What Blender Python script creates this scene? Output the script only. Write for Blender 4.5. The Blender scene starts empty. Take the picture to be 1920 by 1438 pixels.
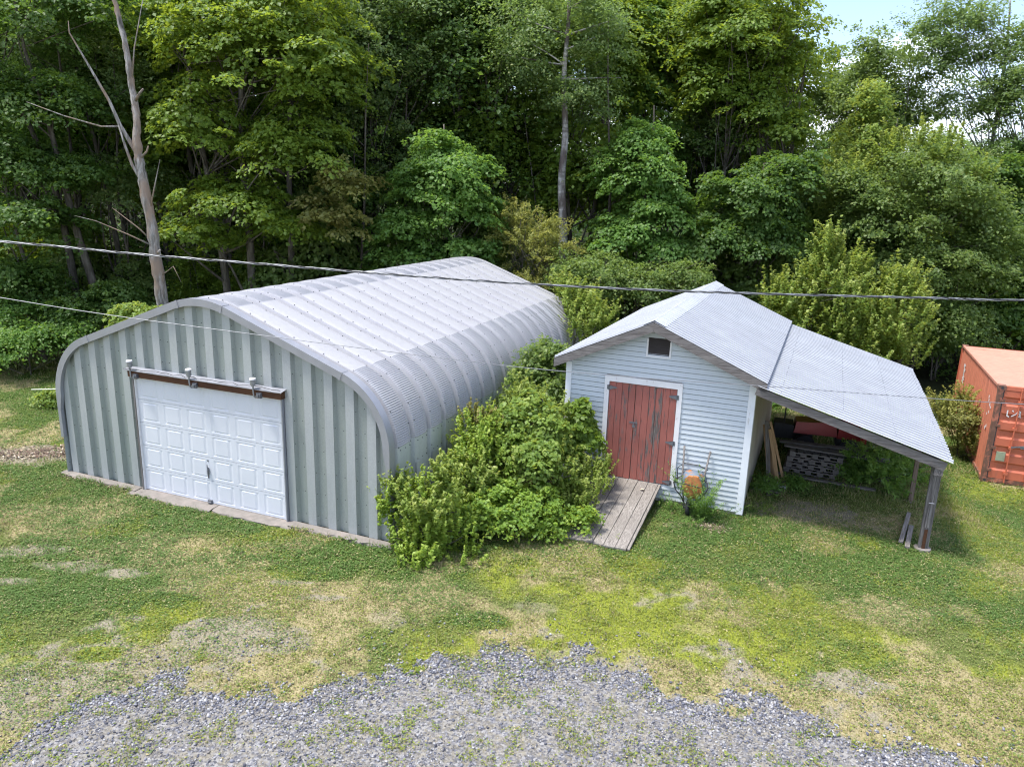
import bpy, math, random
import numpy as np
from math import sin, cos, radians, pi, sqrt
from mathutils import Vector, Matrix

sc = bpy.context.scene
COL = sc.collection
R = random.Random(7)

# ------------------------------------------------------------------ camera maths
FPX, PITCH, ROLL, CH = 1394.9, radians(14.44), radians(1.785), 6.664
FW = np.array([0, cos(PITCH), -sin(PITCH)]); RT = np.array([1., 0, 0]); UP = np.cross(RT, FW)
R2 = RT*cos(ROLL)+UP*sin(ROLL); U2 = -RT*sin(ROLL)+UP*cos(ROLL)
CAM = np.array([0, 0, CH])
def ray(x, y): return FW+R2*(x-960)/FPX-U2*(y-719)/FPX
def gnd(x, y, z=0.):
    d = ray(x, y); return CAM+d*((z-CH)/d[2])
def at(x, y, Y):
    d = ray(x, y); return CAM+d*(Y/d[1])
cam_d = bpy.data.cameras.new('camera'); cam_o = bpy.data.objects.new('camera', cam_d); COL.objects.link(cam_o)
cam_d.sensor_width = 36; cam_d.lens = 36*FPX/1920; cam_d.clip_end = 2000; cam_d.clip_start = .1
cam_o.matrix_world = Matrix(((R2[0], U2[0], -FW[0], 0), (R2[1], U2[1], -FW[1], 0), (R2[2], U2[2], -FW[2], CH), (0, 0, 0, 1)))
sc.camera = cam_o

# ------------------------------------------------------------------ noise
def hsh(ix, iy, s):
    h = (ix.astype(np.int64)*374761393+iy.astype(np.int64)*668265263+s*974634777) & 0xffffffff
    h = ((h ^ (h >> 13))*1274126177) & 0xffffffff
    return ((h ^ (h >> 16)) & 0xffffff)/float(0xffffff)
def vn(x, y, s=0):
    ix = np.floor(x); iy = np.floor(y); fx = x-ix; fy = y-iy
    fx = fx*fx*(3-2*fx); fy = fy*fy*(3-2*fy)
    a = hsh(ix, iy, s); b = hsh(ix+1, iy, s); c = hsh(ix, iy+1, s); d = hsh(ix+1, iy+1, s)
    return (a*(1-fx)+b*fx)*(1-fy)+(c*(1-fx)+d*fx)*fy
def fbm(x, y, s=0, o=4):
    t = 0; a = .5; n = 0
    for k in range(o):
        t = t+a*vn(x, y, s+k); n += a; x = x*2.03+7.1; y = y*2.03+3.7; a *= .55
    return t/n
def sst(a, b, x):
    t = np.clip((x-a)/(b-a), 0, 1); return t*t*(3-2*t)

# ------------------------------------------------------------------ materials
def newmat(name):
    m = bpy.data.materials.new(name); m.use_nodes = True
    nt = m.node_tree; b = nt.nodes['Principled BSDF']; return m, nt, b
def N(nt, t, **kw):
    n = nt.nodes.new(t)
    for k, v in kw.items(): setattr(n, k, v)
    return n
def lk(nt, a, b): nt.links.new(a, b)
def ramp(nt, fac, stops):
    r = N(nt, 'ShaderNodeValToRGB'); e = r.color_ramp.elements
    while len(e) < len(stops): e.new(.5)
    for i, (p, c) in enumerate(stops):
        e[i].position = p; e[i].color = (*c, 1) if len(c) == 3 else c
    lk(nt, fac, r.inputs[0]); return r.outputs[0]
def noise(nt, scale, vec=None, detail=5, rough=.55, mp=None):
    n = N(nt, 'ShaderNodeTexNoise'); n.inputs['Scale'].default_value = scale
    n.inputs['Detail'].default_value = detail; n.inputs['Roughness'].default_value = rough
    if vec is None:
        tc = N(nt, 'ShaderNodeTexCoord'); vec = tc.outputs['Object']
    if mp is not None:
        m = N(nt, 'ShaderNodeMapping'); m.inputs['Scale'].default_value = mp; lk(nt, vec, m.inputs[0]); vec = m.outputs[0]
    lk(nt, vec, n.inputs['Vector']); return n.outputs[0]
def mixc(nt, fac, a, b, mode='MIX'):
    m = N(nt, 'ShaderNodeMix', data_type='RGBA', blend_type=mode)
    for s, v in ((m.inputs[0], fac), (m.inputs[6], a), (m.inputs[7], b)):
        if isinstance(v, (int, float)): s.default_value = v
        elif isinstance(v, tuple): s.default_value = (*v, 1) if len(v) == 3 else v
        else: lk(nt, v, s)
    return m.outputs[2]
def bump(nt, h, strength, dist, b):
    n = N(nt, 'ShaderNodeBump'); n.inputs['Strength'].default_value = strength; n.inputs['Distance'].default_value = dist
    lk(nt, h, n.inputs['Height']); lk(nt, n.outputs[0], b.inputs['Normal'])
def dm(a, k): return tuple(x*k for x in a)
def surf(name, c, rough=.6, metal=0., var=.25, scale=3., mp=(1, 1, 1), bmp=.2, bd=.01, dirt=None, dthr=(.55, .7), dscale=1.2, dmp=(1, 1, 1), spec=.5):
    m, nt, b = newmat(name)
    n1 = noise(nt, scale, mp=mp, detail=8, rough=.65)
    col = ramp(nt, n1, [(.25, dm(c, 1-var)), (.75, dm(c, 1+var*.6))])
    if dirt is not None:
        n2 = noise(nt, dscale, mp=dmp, detail=9, rough=.7)
        f = ramp(nt, n2, [(dthr[0], (0, 0, 0)), (dthr[1], (1, 1, 1))])
        col = mixc(nt, f, col, dirt)
    lk(nt, col, b.inputs['Base Color'])
    b.inputs['Roughness'].default_value = rough; b.inputs['Metallic'].default_value = metal
    b.inputs['Specular IOR Level'].default_value = spec
    if bmp: bump(nt, n1, bmp, bd, b)
    return m
def woodmat(name, c1, c2, mp, rough=.85, dark=(.02, .015, .012), scale=6.):
    m, nt, b = newmat(name)
    g = noise(nt, scale, mp=mp, detail=9, rough=.75)
    big = noise(nt, 1.3, detail=3)
    col = ramp(nt, g, [(.3, dark), (.42, c1), (.62, c2), (.85, dm(c2, 1.15))])
    col = mixc(nt, ramp(nt, big, [(.35, (0, 0, 0)), (.7, (.55, .55, .55))]), col, c1)
    lk(nt, col, b.inputs['Base Color']); b.inputs['Roughness'].default_value = rough
    b.inputs['Specular IOR Level'].default_value = .25
    bump(nt, g, .5, .006, b); return m

M = {}
GR1, GR2 = (.10, .09, .085), (.25, .235, .225)
M['wood_x'] = woodmat('weathered_wood_x', GR1, GR2, (.35, 9, 9))
M['wood_y'] = woodmat('weathered_wood_y', GR1, GR2, (9, .35, 9))
M['wood_z'] = woodmat('weathered_wood_z', GR1, GR2, (9, 9, .35))
M['ramp_wood'] = woodmat('ramp_wood', (.15, .135, .12), (.36, .33, .30), (12, .35, 12))
M['new_wood'] = woodmat('tan_wood', (.30, .19, .10), (.50, .34, .2), (9, 9, .4), dark=(.12, .07, .04))
M['brown_wood'] = woodmat('brown_wood', (.06, .028, .015), (.13, .06, .03), (.5, 9, 9))
M['galv'] = surf('galvanised_roof', (.46, .485, .53), .5, .25, .12, 1.4, bmp=.05, dirt=(.33, .33, .35), dthr=(.5, .8), dscale=2.2, dmp=(.35, 1.6, 1))
def quonset(name, base, green, gmix):
    m, nt, b = newmat(name)
    tc = N(nt, 'ShaderNodeTexCoord')
    n1 = noise(nt, 40, detail=4, rough=.7); n2 = noise(nt, .9, detail=6, rough=.6, mp=(1, 1, .3)); n3 = noise(nt, 5, detail=5, mp=(2, 2, .25))
    col = ramp(nt, n1, [(.3, dm(base, .88)), (.7, dm(base, 1.06))])
    col = mixc(nt, ramp(nt, n2, [(.4, (0, 0, 0)), (.72, (gmix,)*3)]), col, green)
    col = mixc(nt, ramp(nt, n3, [(.45, (0, 0, 0)), (.8, (.35, .35, .35))]), col, dm(base, .7))
    lk(nt, col, b.inputs['Base Color']); b.inputs['Metallic'].default_value = .25
    lk(nt, ramp(nt, n2, [(.3, (.52,)*3), (.8, (.7,)*3)]), b.inputs['Roughness'])
    bump(nt, n1, .04, .01, b); return m
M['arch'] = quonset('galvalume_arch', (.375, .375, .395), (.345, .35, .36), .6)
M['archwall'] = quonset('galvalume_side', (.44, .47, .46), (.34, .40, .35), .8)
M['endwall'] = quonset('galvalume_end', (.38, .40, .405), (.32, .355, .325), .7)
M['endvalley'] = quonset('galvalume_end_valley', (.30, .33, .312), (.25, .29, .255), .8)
M['vent_wood'] = surf('dark_vent_wood', (.05, .042, .038), .85, 0, .3, 8, mp=(.4, 1, 4), bmp=.3)
M['galv_rib_shade'] = surf('galvanised_rib_shade', (.27, .285, .315), .6, .2, .15, 1.4, bmp=.05)  # darker metal tone that paints shade onto the rib sides
M['trim'] = surf('grey_trim', (.33, .34, .38), .45, .5, .1, 4, bmp=.03)
M['bolt'] = surf('dark_bolt', (.04, .04, .045), .5, .2, .1, 4, bmp=0)
M['white_door'] = surf('white_door', (.59, .61, .65), .45, 0, .05, 1.5, bmp=.03, dirt=(.6, .62, .66), dthr=(.55, .85), dscale=2, dmp=(3, 1, .4))
M['concrete'] = surf('concrete', (.20, .18, .16), .9, 0, .3, 5, bmp=.4, dirt=(.26, .22, .2), dthr=(.5, .7), dscale=3)
M['siding'] = surf('pale_siding', (.50, .545, .575), .5, 0, .08, 2.5, mp=(.4, 1, 3), bmp=.05, dirt=(.5, .55, .56), dthr=(.52, .78), dscale=1.6, dmp=(1.5, 1, .6))
M['corner'] = surf('white_trim', (.72, .74, .77), .55, 0, .07, 3, bmp=.08, dirt=(.5, .48, .46), dthr=(.6, .72), dscale=6, dmp=(2, 2, .6))
M['sidewall'] = surf('beige_sheathing', (.42, .40, .34), .7, 0, .15, 1.5, bmp=.1)
M['frame_white'] = surf('old_white_paint', (.74, .73, .73), .6, 0, .08, 4, bmp=.15, dirt=(.38, .33, .30), dthr=(.6, .66), dscale=7, dmp=(3, 3, .7))
def redpaint(name, thr, c=(.31, .10, .078)):
    m, nt, b = newmat(name)
    g = noise(nt, 5, mp=(9, 9, .7), detail=9, rough=.75); p = noise(nt, 3.2, mp=(5, 5, .55), detail=8, rough=.72); v = noise(nt, 1.2, detail=3)
    red = ramp(nt, v, [(.3, dm(c, .8)), (.7, dm(c, 1.15))])
    red = mixc(nt, ramp(nt, g, [(.3, (.75, .75, .75)), (.45, (0, 0, 0))]), red, (.09, .03, .026))
    wood = ramp(nt, g, [(.35, (.03, .022, .02)), (.55, (.14, .12, .11)), (.7, (.26, .23, .2))])
    col = mixc(nt, ramp(nt, p, [(thr, (0, 0, 0)), (thr+.03, (1, 1, 1))]), red, wood)
    lk(nt, col, b.inputs['Base Color']); b.inputs['Roughness'].default_value = .7
    bump(nt, g, .4, .006, b); return m
M['red'] = redpaint('red_paint', .575)
M['red_worn'] = redpaint('red_paint_peeling', .47)
M['iron'] = surf('grey_iron', (.16, .17, .19), .5, .4, .2, 10, bmp=.1, dirt=(.18, .09, .05), dthr=(.55, .7), dscale=9)
M['black'] = surf('black_rubber', (.02, .02, .024), .7, 0, .2, 12, bmp=.2)
M['rust'] = surf('rust', (.42, .17, .055), .85, 0, .35, 9, bmp=.4, dirt=(.22, .085, .03), dthr=(.5, .62), dscale=6)
M['tub'] = surf('faded_blue_tub', (.13, .17, .22), .6, 0, .15, 4, bmp=.1, dirt=(.40, .16, .055), dthr=(.56, .62), dscale=4)
M['darkblock'] = surf('cement_block', (.25, .25, .24), .9, 0, .25, 6, bmp=.4)
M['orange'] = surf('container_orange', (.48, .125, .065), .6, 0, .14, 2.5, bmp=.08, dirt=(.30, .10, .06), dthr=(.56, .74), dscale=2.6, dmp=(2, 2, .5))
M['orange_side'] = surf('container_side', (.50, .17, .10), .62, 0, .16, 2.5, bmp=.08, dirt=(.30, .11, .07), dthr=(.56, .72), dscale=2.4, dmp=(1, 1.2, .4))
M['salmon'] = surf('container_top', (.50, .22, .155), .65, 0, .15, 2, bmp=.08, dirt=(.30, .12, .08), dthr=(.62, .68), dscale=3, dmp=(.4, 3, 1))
M['orust'] = surf('rusty_frame', (.15, .075, .05), .8, 0, .35, 6, bmp=.3, dirt=(.38, .13, .08), dthr=(.5, .6), dscale=5)
M['wpaint'] = surf('flaked_white', (.68, .64, .63), .7, 0, .15, 8, bmp=.1)
M['placard'] = surf('faded_placard', (.28, .31, .21), .6, 0, .25, 9, bmp=.1)
M['redmetal'] = surf('red_machine_paint', (.24, .015, .012), .4, .1, .15, 4, bmp=.05, dirt=(.25, .05, .03), dthr=(.6, .7))
M['wire'] = surf('wire_grey', (.26, .27, .28), .45, .5, .3, 30, bmp=.1)
M['wire_black'] = surf('wire_black', (.03, .03, .033), .5, 0, .3, 30, bmp=.1)
M['plastic'] = surf('clear_sheet', (.55, .58, .62), .3, 0, .2, 6, bmp=.3)
M['pvc'] = surf('pale_pipe', (.55, .54, .48), .5, 0, .1, 3, bmp=0)
M['deadleaf'] = surf('dead_leaf', (.62, .48, .36), .7, 0, .15, 20, bmp=.1)

def bark(name, c1, c2, mp=(1, 1, .25), sc_=7., patch=None):
    m, nt, b = newmat(name)
    g = noise(nt, sc_, mp=mp, detail=9, rough=.7)
    col = ramp(nt, g, [(.32, dm(c1, .35)), (.45, c1), (.65, c2)])
    if patch:
        p = noise(nt, 1.5, mp=(1, 1, .4), detail=6)
        col = mixc(nt, ramp(nt, p, [(.48, (0, 0, 0)), (.58, (1, 1, 1))]), col, patch)
    lk(nt, col, b.inputs['Base Color']); b.inputs['Roughness'].default_value = .9
    b.inputs['Specular IOR Level'].default_value = .15
    bump(nt, g, .8, .03, b); return m
M['bark'] = bark('grey_bark', (.085, .075, .06), (.17, .155, .13))
M['bark_dead'] = bark('peeling_bark', (.15, .14, .125), (.40, .385, .365), patch=(.25, .19, .145), sc_=4, mp=(3, 3, .5))
M['post_wood'] = woodmat('post_wood', (.13, .095, .07), (.24, .19, .15), (9, 9, .4))
M['bark_birch'] = bark('birch_bark', (.28, .27, .25), (.58, .57, .54), mp=(.6, .6, 2.5), sc_=3, patch=(.12, .10, .09))

def leafmat(name, dark, mid, light, trans=.48, tcol=(.16, .26, .02)):
    m, nt, b = newmat(name)
    a = N(nt, 'ShaderNodeAttribute', attribute_name='tint')
    col = ramp(nt, a.outputs['Fac'], [(0., dark), (.5, mid), (1., light)])
    lk(nt, col, b.inputs['Base Color']); b.inputs['Roughness'].default_value = .5
    b.inputs['Specular IOR Level'].default_value = .35
    t = N(nt, 'ShaderNodeBsdfTranslucent')
    lk(nt, mixc(nt, .6, col, tcol), t.inputs[0])
    mx = N(nt, 'ShaderNodeMixShader'); mx.inputs[0].default_value = trans
    out = nt.nodes['Material Output']
    lk(nt, b.outputs[0], mx.inputs[1]); lk(nt, t.outputs[0], mx.inputs[2]); lk(nt, mx.outputs[0], out.inputs[0])
    return m
M['lf_maple'] = leafmat('maple_leaf', (0.080, 0.142, 0.022), (0.158, 0.254, 0.037), (0.315, 0.406, 0.064), tcol=(0.447, 0.528, 0.037))
M['lf_dark'] = leafmat('dark_leaf', (0.047, 0.102, 0.024), (0.099, 0.179, 0.041), (0.197, 0.284, 0.066), tcol=(0.263, 0.406, 0.037))
M['lf_olive'] = leafmat('olive_leaf', (0.118, 0.152, 0.041), (0.250, 0.274, 0.075), (0.473, 0.447, 0.131), tcol=(0.525, 0.528, 0.094))
M['lf_aspen'] = leafmat('aspen_leaf', (0.092, 0.152, 0.049), (0.170, 0.254, 0.085), (0.395, 0.427, 0.169), tcol=(0.315, 0.447, 0.075))
M['lf_bright'] = leafmat('bright_leaf', (0.106, 0.191, 0.037), (0.213, 0.318, 0.062), (0.426, 0.470, 0.138), tcol=(0.511, 0.550, 0.075))
M['lf_soft'] = leafmat('soft_leaf', (0.078, 0.133, 0.037), (0.156, 0.229, 0.062), (0.341, 0.381, 0.138), tcol=(0.355, 0.483, 0.075))
M['lf_fresh'] = leafmat('fresh_leaf', (0.111, 0.214, 0.035), (0.223, 0.356, 0.056), (0.429, 0.526, 0.112), tcol=(0.557, 0.600, 0.056))
M['lf_green'] = leafmat('fresh_green_leaf', (0.078, 0.165, 0.037), (0.142, 0.260, 0.056), (0.270, 0.368, 0.100), tcol=(0.341, 0.533, 0.062))
M['lf_rust'] = leafmat('rusty_leaf', (.11, .14, .035), (.23, .24, .07), (.38, .32, .14), tcol=(.38, .36, .08))

# ------------------------------------------------------------------ objects
def tagit(o, label=None, cat=None, group=None, kind=None):
    for k, v in (('label', label), ('category', cat), ('group', group), ('kind', kind)):
        if v: o[k] = v
    return o
def empty(name, loc, rz, label, cat, group=None):
    o = bpy.data.objects.new(name, None); COL.objects.link(o)
    o.location = loc; o.rotation_euler = (0, 0, rz); o.empty_display_size = .2
    return tagit(o, label, cat, group)
class MB:
    def __init__(s): s.v = []; s.f = []; s.m = []
    def add(s, vs, fs, m=0):
        n = len(s.v); s.v += [tuple(map(float, p)) for p in vs]
        s.f += [tuple(i+n for i in f) for f in fs]; s.m += [m]*len(fs); return s
    def hexa(s, p, m=0):  # 8 pts bottom ccw, top ccw
        return s.add(p, [(3, 2, 1, 0), (4, 5, 6, 7), (0, 1, 5, 4), (1, 2, 6, 5), (2, 3, 7, 6), (3, 0, 4, 7)], m)
    def box(s, x0, x1, y0, y1, z0, z1, m=0, j=0):
        p = [(x0, y0, z0), (x1, y0, z0), (x1, y1, z0), (x0, y1, z0), (x0, y0, z1), (x1, y0, z1), (x1, y1, z1), (x0, y1, z1)]
        if j: p = [tuple(c+R.uniform(-j, j) for c in q) for q in p]
        return s.hexa(p, m)
    def beam(s, a, b, w, h, m=0, up=(0, 0, 1)):
        a = Vector(a); b = Vector(b); d = (b-a).normalized(); up = Vector(up)
        sd = d.cross(up).normalized(); u = sd.cross(d).normalized()
        q = [-sd*w/2-u*h/2, sd*w/2-u*h/2, sd*w/2+u*h/2, -sd*w/2+u*h/2]
        return s.hexa([a+x for x in q]+[b+x for x in q], m) if True else s
    def tube(s, pts, rad, n=8, m=0, cap=True):
        pts = [Vector(p) for p in pts]; k = len(pts)
        if not hasattr(rad, '__len__'): rad = [rad]*k
        vs = []; ref = None
        for i, p in enumerate(pts):
            d = (pts[min(i+1, k-1)]-pts[max(i-1, 0)]).normalized()
            if ref is None: ref = d.orthogonal().normalized()
            ref = (ref-d*ref.dot(d)).normalized(); b2 = d.cross(ref)
            for j in range(n):
                a = 2*pi*j/n; vs.append(p+(ref*cos(a)+b2*sin(a))*rad[i])
        fs = [(i*n+j, i*n+(j+1) % n, (i+1)*n+(j+1) % n, (i+1)*n+j) for i in range(k-1) for j in range(n)]
        if cap: fs += [tuple(range(n))[::-1], tuple(range((k-1)*n, k*n))]
        return s.add(vs, fs, m)
    def grid(s, P, m=0):  # P[i][j]
        a, b = len(P), len(P[0])
        return s.add([p for r in P for p in r], [(i*b+j, (i+1)*b+j, (i+1)*b+j+1, i*b+j+1) for i in range(a-1) for j in range(b-1)], m)
    def build(s, name, mats, parent=None, smooth=False):
        me = bpy.data.meshes.new(name); me.from_pydata(s.v, [], s.f)
        for m in (mats if isinstance(mats, (list, tuple)) else [mats]): me.materials.append(M[m] if isinstance(m, str) else m)
        me.polygons.foreach_set('material_index', s.m)
        if smooth: me.polygons.foreach_set('use_smooth', [True]*len(s.f))
        me.update(); o = bpy.data.objects.new(name, me); COL.objects.link(o)
        if parent: o.parent = parent
        return o
def npmesh(name, V, F, mat, parent=None, attrs=None, smooth=False):
    """V (n,3), F (k,m) equal sized faces"""
    me = bpy.data.meshes.new(name); k, m = F.shape
    me.vertices.add(len(V)); me.vertices.foreach_set('co', V.astype(np.float32).ravel())
    me.loops.add(k*m); me.loops.foreach_set('vertex_index', F.astype(np.int32).ravel())
    me.polygons.add(k); me.polygons.foreach_set('loop_start', np.arange(0, k*m, m, dtype=np.int32))
    me.update(calc_edges=True)
    if smooth: me.polygons.foreach_set('use_smooth', np.ones(k, bool))
    for an, (typ, arr) in (attrs or {}).items():
        at_ = me.attributes.new(an, typ, 'POINT')
        at_.data.foreach_set('value' if typ == 'FLOAT' else 'color', arr.astype(np.float32).ravel())
    me.materials.append(M[mat] if isinstance(mat, str) else mat)
    o = bpy.data.objects.new(name, me); COL.objects.link(o)
    if parent: o.parent = parent
    return o

# ------------------------------------------------------------------ world & light
EL = radians(68); AZX = -.08
sd = Vector((-.97*cos(EL), -.12*cos(EL), sin(EL))).normalized()
w = bpy.data.worlds.new('World'); sc.world = w; w.use_nodes = True; nt = w.node_tree
bg = nt.nodes['Background']
sky = N(nt, 'ShaderNodeTexSky', sky_type='NISHITA'); sky.sun_disc = False; sky.sun_elevation = EL
sky.sun_rotation = math.atan2(sd.x, sd.y); sky.air_density = 1.; sky.dust_density = 1.2; sky.ozone_density = 1.5
tc = N(nt, 'ShaderNodeTexCoord'); mp = N(nt, 'ShaderNodeMapping'); mp.inputs['Scale'].default_value = (1, 1, 2.6); mp.inputs['Location'].default_value = (.62, .35, .1)
lk(nt, tc.outputs['Generated'], mp.inputs[0])
cn = noise(nt, 2.3, vec=mp.outputs[0], detail=9, rough=.55)
cf = ramp(nt, cn, [(.49, (0, 0, 0)), (.64, (1, 1, 1))])
skc = mixc(nt, 1., sky.outputs[0], (1., .95, 1.02), 'MULTIPLY')
lk(nt, mixc(nt, cf, skc, (7.6, 7.9, 8.4)), bg.inputs[0]); bg.inputs[1].default_value = .14
sun_d = bpy.data.lights.new('sun', 'SUN'); sun_d.energy = 2.9; sun_d.angle = radians(10); sun_d.color = (1, .965, .89)
sun_o = bpy.data.objects.new('sun', sun_d); COL.objects.link(sun_o)
sun_o.rotation_euler = sd.to_track_quat('Z', 'Y').to_euler(); sun_o.location = (0, 0, 40)
sc.view_settings.view_transform = 'Standard'; sc.view_settings.look = 'None'; sc.view_settings.exposure = 1.2; sc.view_settings.gamma = 1
sc.cycles.max_bounces = 6; sc.cycles.diffuse_bounces = 3; sc.cycles.transmission_bounces = 4; sc.cycles.glossy_bounces = 2
sc.cycles.use_adaptive_sampling = True; sc.cycles.adaptive_threshold = .02; sc.cycles.use_denoising = True; sc.cycles.denoising_input_passes = 'RGB_ALBEDO_NORMAL'; sc.cycles.denoising_prefilter = 'ACCURATE'; sc.cycles.filter_width = 1.15
# ================================================================== GROUND
edge_px = [(-500, 1700), (0, 1420), (90, 1340), (180, 1305), (270, 1283), (340, 1278), (420, 1290), (560, 1302), (650, 1282), (720, 1257), (800, 1240), (880, 1228), (910, 1212),
           (960, 1235), (1010, 1246), (1090, 1228), (1150, 1246), (1200, 1268), (1300, 1312), (1400, 1312), (1450, 1318), (1530, 1340), (1600, 1385), (1700, 1400), (1800, 1432), (2100, 1500)]
EW = np.array([gnd(x, y)[:2] for x, y in edge_px])
def gz(x, y):
    x = np.asarray(x, float); y = np.asarray(y, float)
    z = -.29*sst(9.3, 12.2, x)*sst(9, 13, y)
    z = z+.05*(fbm(x*.5, y*.5, 11, 3)-.5)
    z = z+.9*sst(30, 60, y)+7*sst(60, 110, y)
    return z
def masks(x, y):
    x = np.asarray(x, float); y = np.asarray(y, float)
    yb = np.interp(x, EW[:, 0], EW[:, 1])
    d = y-yb                                            # metres beyond the gravel edge
    wob = (fbm(x*2.2, y*2.2, 21, 4)-.5)
    g = sst(.16, -.16, d+wob*.9+.55*(fbm(x*7, y*7, 23, 3)-.5))*(.35+.65*sst(-9, -6.2, x))
    g = g*(y > -40)
    n1 = fbm(x*.55+3, y*.55, 31, 5); n2 = fbm(x*1.5, y*1.5, 41, 5); n3 = fbm(x*.3, y*.3, 51, 3)
    left = sst(-3, -8, x)
    bare = sst(.50, .74, .02+n2*.50+n1*.25+.25*fbm(x*5, y*5, 44, 3)+.07*sst(2.2, 0, d)+.08*left*sst(8, 1, d)-.17*sst(1.5, 6, d)-.04)
    for px, py, rx, ry, s in ((420, 1190, .9, .5, 1), (430, 1215, .5, .4, 1), (130, 1060, .7, .25, .8), (230, 1075, .45, .18, 1), (20, 1090, .5, .2, .8), (60, 1030, .8, .3, .7), (600, 1120, .5, .13, .9), (550, 1092, .5, .1, .8),
                              (70, 852, 1.4, .7, 1), (340, 1105, 0.3, .15, .6), (200, 1240, 1.8, .5, .7), (530, 1200, .5, .35, .8), (1100, 990, .8, .4, .9), (1290, 985, .7, .3, .5), (1590, 1280, .6, .3, 1), (1510, 960, 1.2, .7, .8), (1600, 985, 1.0, .5, .5), (60, 1300, 1.3, .6, .9), (730, 1160, .35, .3, .5), (1010, 1140, .4, .25, .5)):
        c = gnd(px, py); q = ((x-c[0])/rx)**2+((y-c[1])/ry)**2
        bare = np.maximum(bare, s*sst(1.6, .3, q+1.8*(n2-.5)+1.4*(fbm(x*5, y*5, 45, 3)-.5)))
    yel = sst(.42, .72, n1*.6+fbm(x*.9+9, y*.9, 61, 4)*.4+.13*sst(4.5, .8, d)-.09*sst(3, 8, d)+.03*sst(-3, 4, x))
    for px, py, rx, ry, s in ((1120, 1080, 2.2, 1.0, .9), (1880, 1010, .9, 3.6, .8), (1860, 900, 1.5, 1.5, .6), (480, 1190, 1.6, .5, .6), (1500, 1260, 2.5, .7, .6), (1740, 1300, 1.5, .8, .7), (800, 1190, 2.5, .5, .4)):  # gap and far right patches paint sunlit ground; the others are yellow grass
        c = gnd(px, py); q = ((x-c[0])/rx)**2+((y-c[1])/ry)**2
        yel = np.maximum(yel, s*sst(1.7, -.1, q+2.0*(n2-.5)))
    dry = sst(.40, .68, fbm(x*.8+5, y*.8+2, 71, 5)+.13*sst(3.5, .3, d)-.08*sst(3, 7, d)+.05*left)
    lush = sst(.36, .7, fbm(x*.7, y*.7+8, 81, 4)+.16*sst(2.2, 5, d))
    for px, py, rx, ry in ((285, 1130, .8, .35), (900, 1165, .55, .25), (185, 1225, .35, .2), (590, 1070, .9, .4)):
        c = gnd(px, py); q = ((x-c[0])/rx)**2+((y-c[1])/ry)**2
        lush = np.maximum(lush, sst(1.3, .4, q)); bare = bare*(1-sst(1.3, .5, q)); dry = dry*(1-sst(1.3, .5, q))
    return g, bare, yel, dry, lush, d
def axis(lo, hi, a, b, step):
    mid = np.arange(a, b, step); left = []; p = a; s = step
    while p > lo: s *= 1.35; p -= s; left.append(p)
    right = []; p = mid[-1]; s = step
    while p < hi: s *= 1.35; p += s; right.append(p)
    return np.array(left[::-1]+list(mid)+right)
ax = axis(-400, 400, -15, 17, .085); ay = axis(-60, 700, 6.5, 26, .085)
X, Y = np.meshgrid(ax, ay, indexing='ij'); Z = gz(X, Y)
g_, ba_, ye_, dr_, lu_, d_ = masks(X, Y)
Z = Z+.03*g_*(fbm(X*3, Y*3, 91, 3)-.2)
nx, ny = X.shape
idx = np.arange(nx*ny).reshape(nx, ny)
F = np.stack([idx[:-1, :-1], idx[1:, :-1], idx[1:, 1:], idx[:-1, 1:]], -1).reshape(-1, 4)
c1 = np.stack([g_, ba_, ye_, np.ones_like(g_)], -1).reshape(-1, 4)
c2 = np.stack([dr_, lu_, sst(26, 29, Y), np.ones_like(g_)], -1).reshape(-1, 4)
m, nt, b = newmat('ground')
A1 = N(nt, 'ShaderNodeAttribute', attribute_name='mask_a'); A2 = N(nt, 'ShaderNodeAttribute', attribute_name='mask_b')
S1 = N(nt, 'ShaderNodeSeparateColor'); S2 = N(nt, 'ShaderNodeSeparateColor'); lk(nt, A1.outputs['Color'], S1.inputs[0]); lk(nt, A2.outputs['Color'], S2.inputs[0])
fine = noise(nt, 34, detail=6, rough=.75); med = noise(nt, 9, detail=6, rough=.7)
soil = ramp(nt, fine, [(.3, (.12, .105, .07)), (.5, (.24, .215, .155)), (.7, (.38, .345, .27))])
thatch = ramp(nt, fine, [(.32, (.035, .06, .012)), (.5, (.10, .125, .035)), (.66, (.22, .22, .08))])
green = ramp(nt, fine, [(.32, (.022, .038, .008)), (.5, (.065, .10, .02)), (.66, (.12, .155, .04))])
yell = ramp(nt, fine, [(.32, (.08, .10, .012)), (.5, (.2, .23, .03)), (.66, (.32, .34, .06))])
dryc = ramp(nt, fine, [(.32, (.12, .10, .05)), (.5, (.28, .24, .12)), (.66, (.45, .39, .24))])
vor = N(nt, 'ShaderNodeTexVoronoi'); vor.inputs['Scale'].default_value = 34
tcg = N(nt, 'ShaderNodeTexCoord'); lk(nt, tcg.outputs['Object'], vor.inputs['Vector'])
vs_ = N(nt, 'ShaderNodeSeparateColor'); lk(nt, vor.outputs['Color'], vs_.inputs[0])
grav = ramp(nt, vs_.outputs[0], [(.1, (.085, .088, .105)), (.5, (.17, .172, .19)), (.9, (.30, .295, .295))])
grav = mixc(nt, ramp(nt, med, [(.4, (0, 0, 0)), (.62, (.75, .75, .75))]), grav, soil)
def sharpen(mask, lo=.3, hi=.7, k=.5):
    a = N(nt, 'ShaderNodeMath', operation='MULTIPLY_ADD'); lk(nt, med, a.inputs[0]); a.inputs[1].default_value = k; a.inputs[2].default_value = -k/2
    s_ = N(nt, 'ShaderNodeMath', operation='ADD'); lk(nt, mask, s_.inputs[0]); lk(nt, a.outputs[0], s_.inputs[1])
    return ramp(nt, s_.outputs[0], [(lo, (0, 0, 0)), (hi, (1, 1, 1))])
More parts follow.
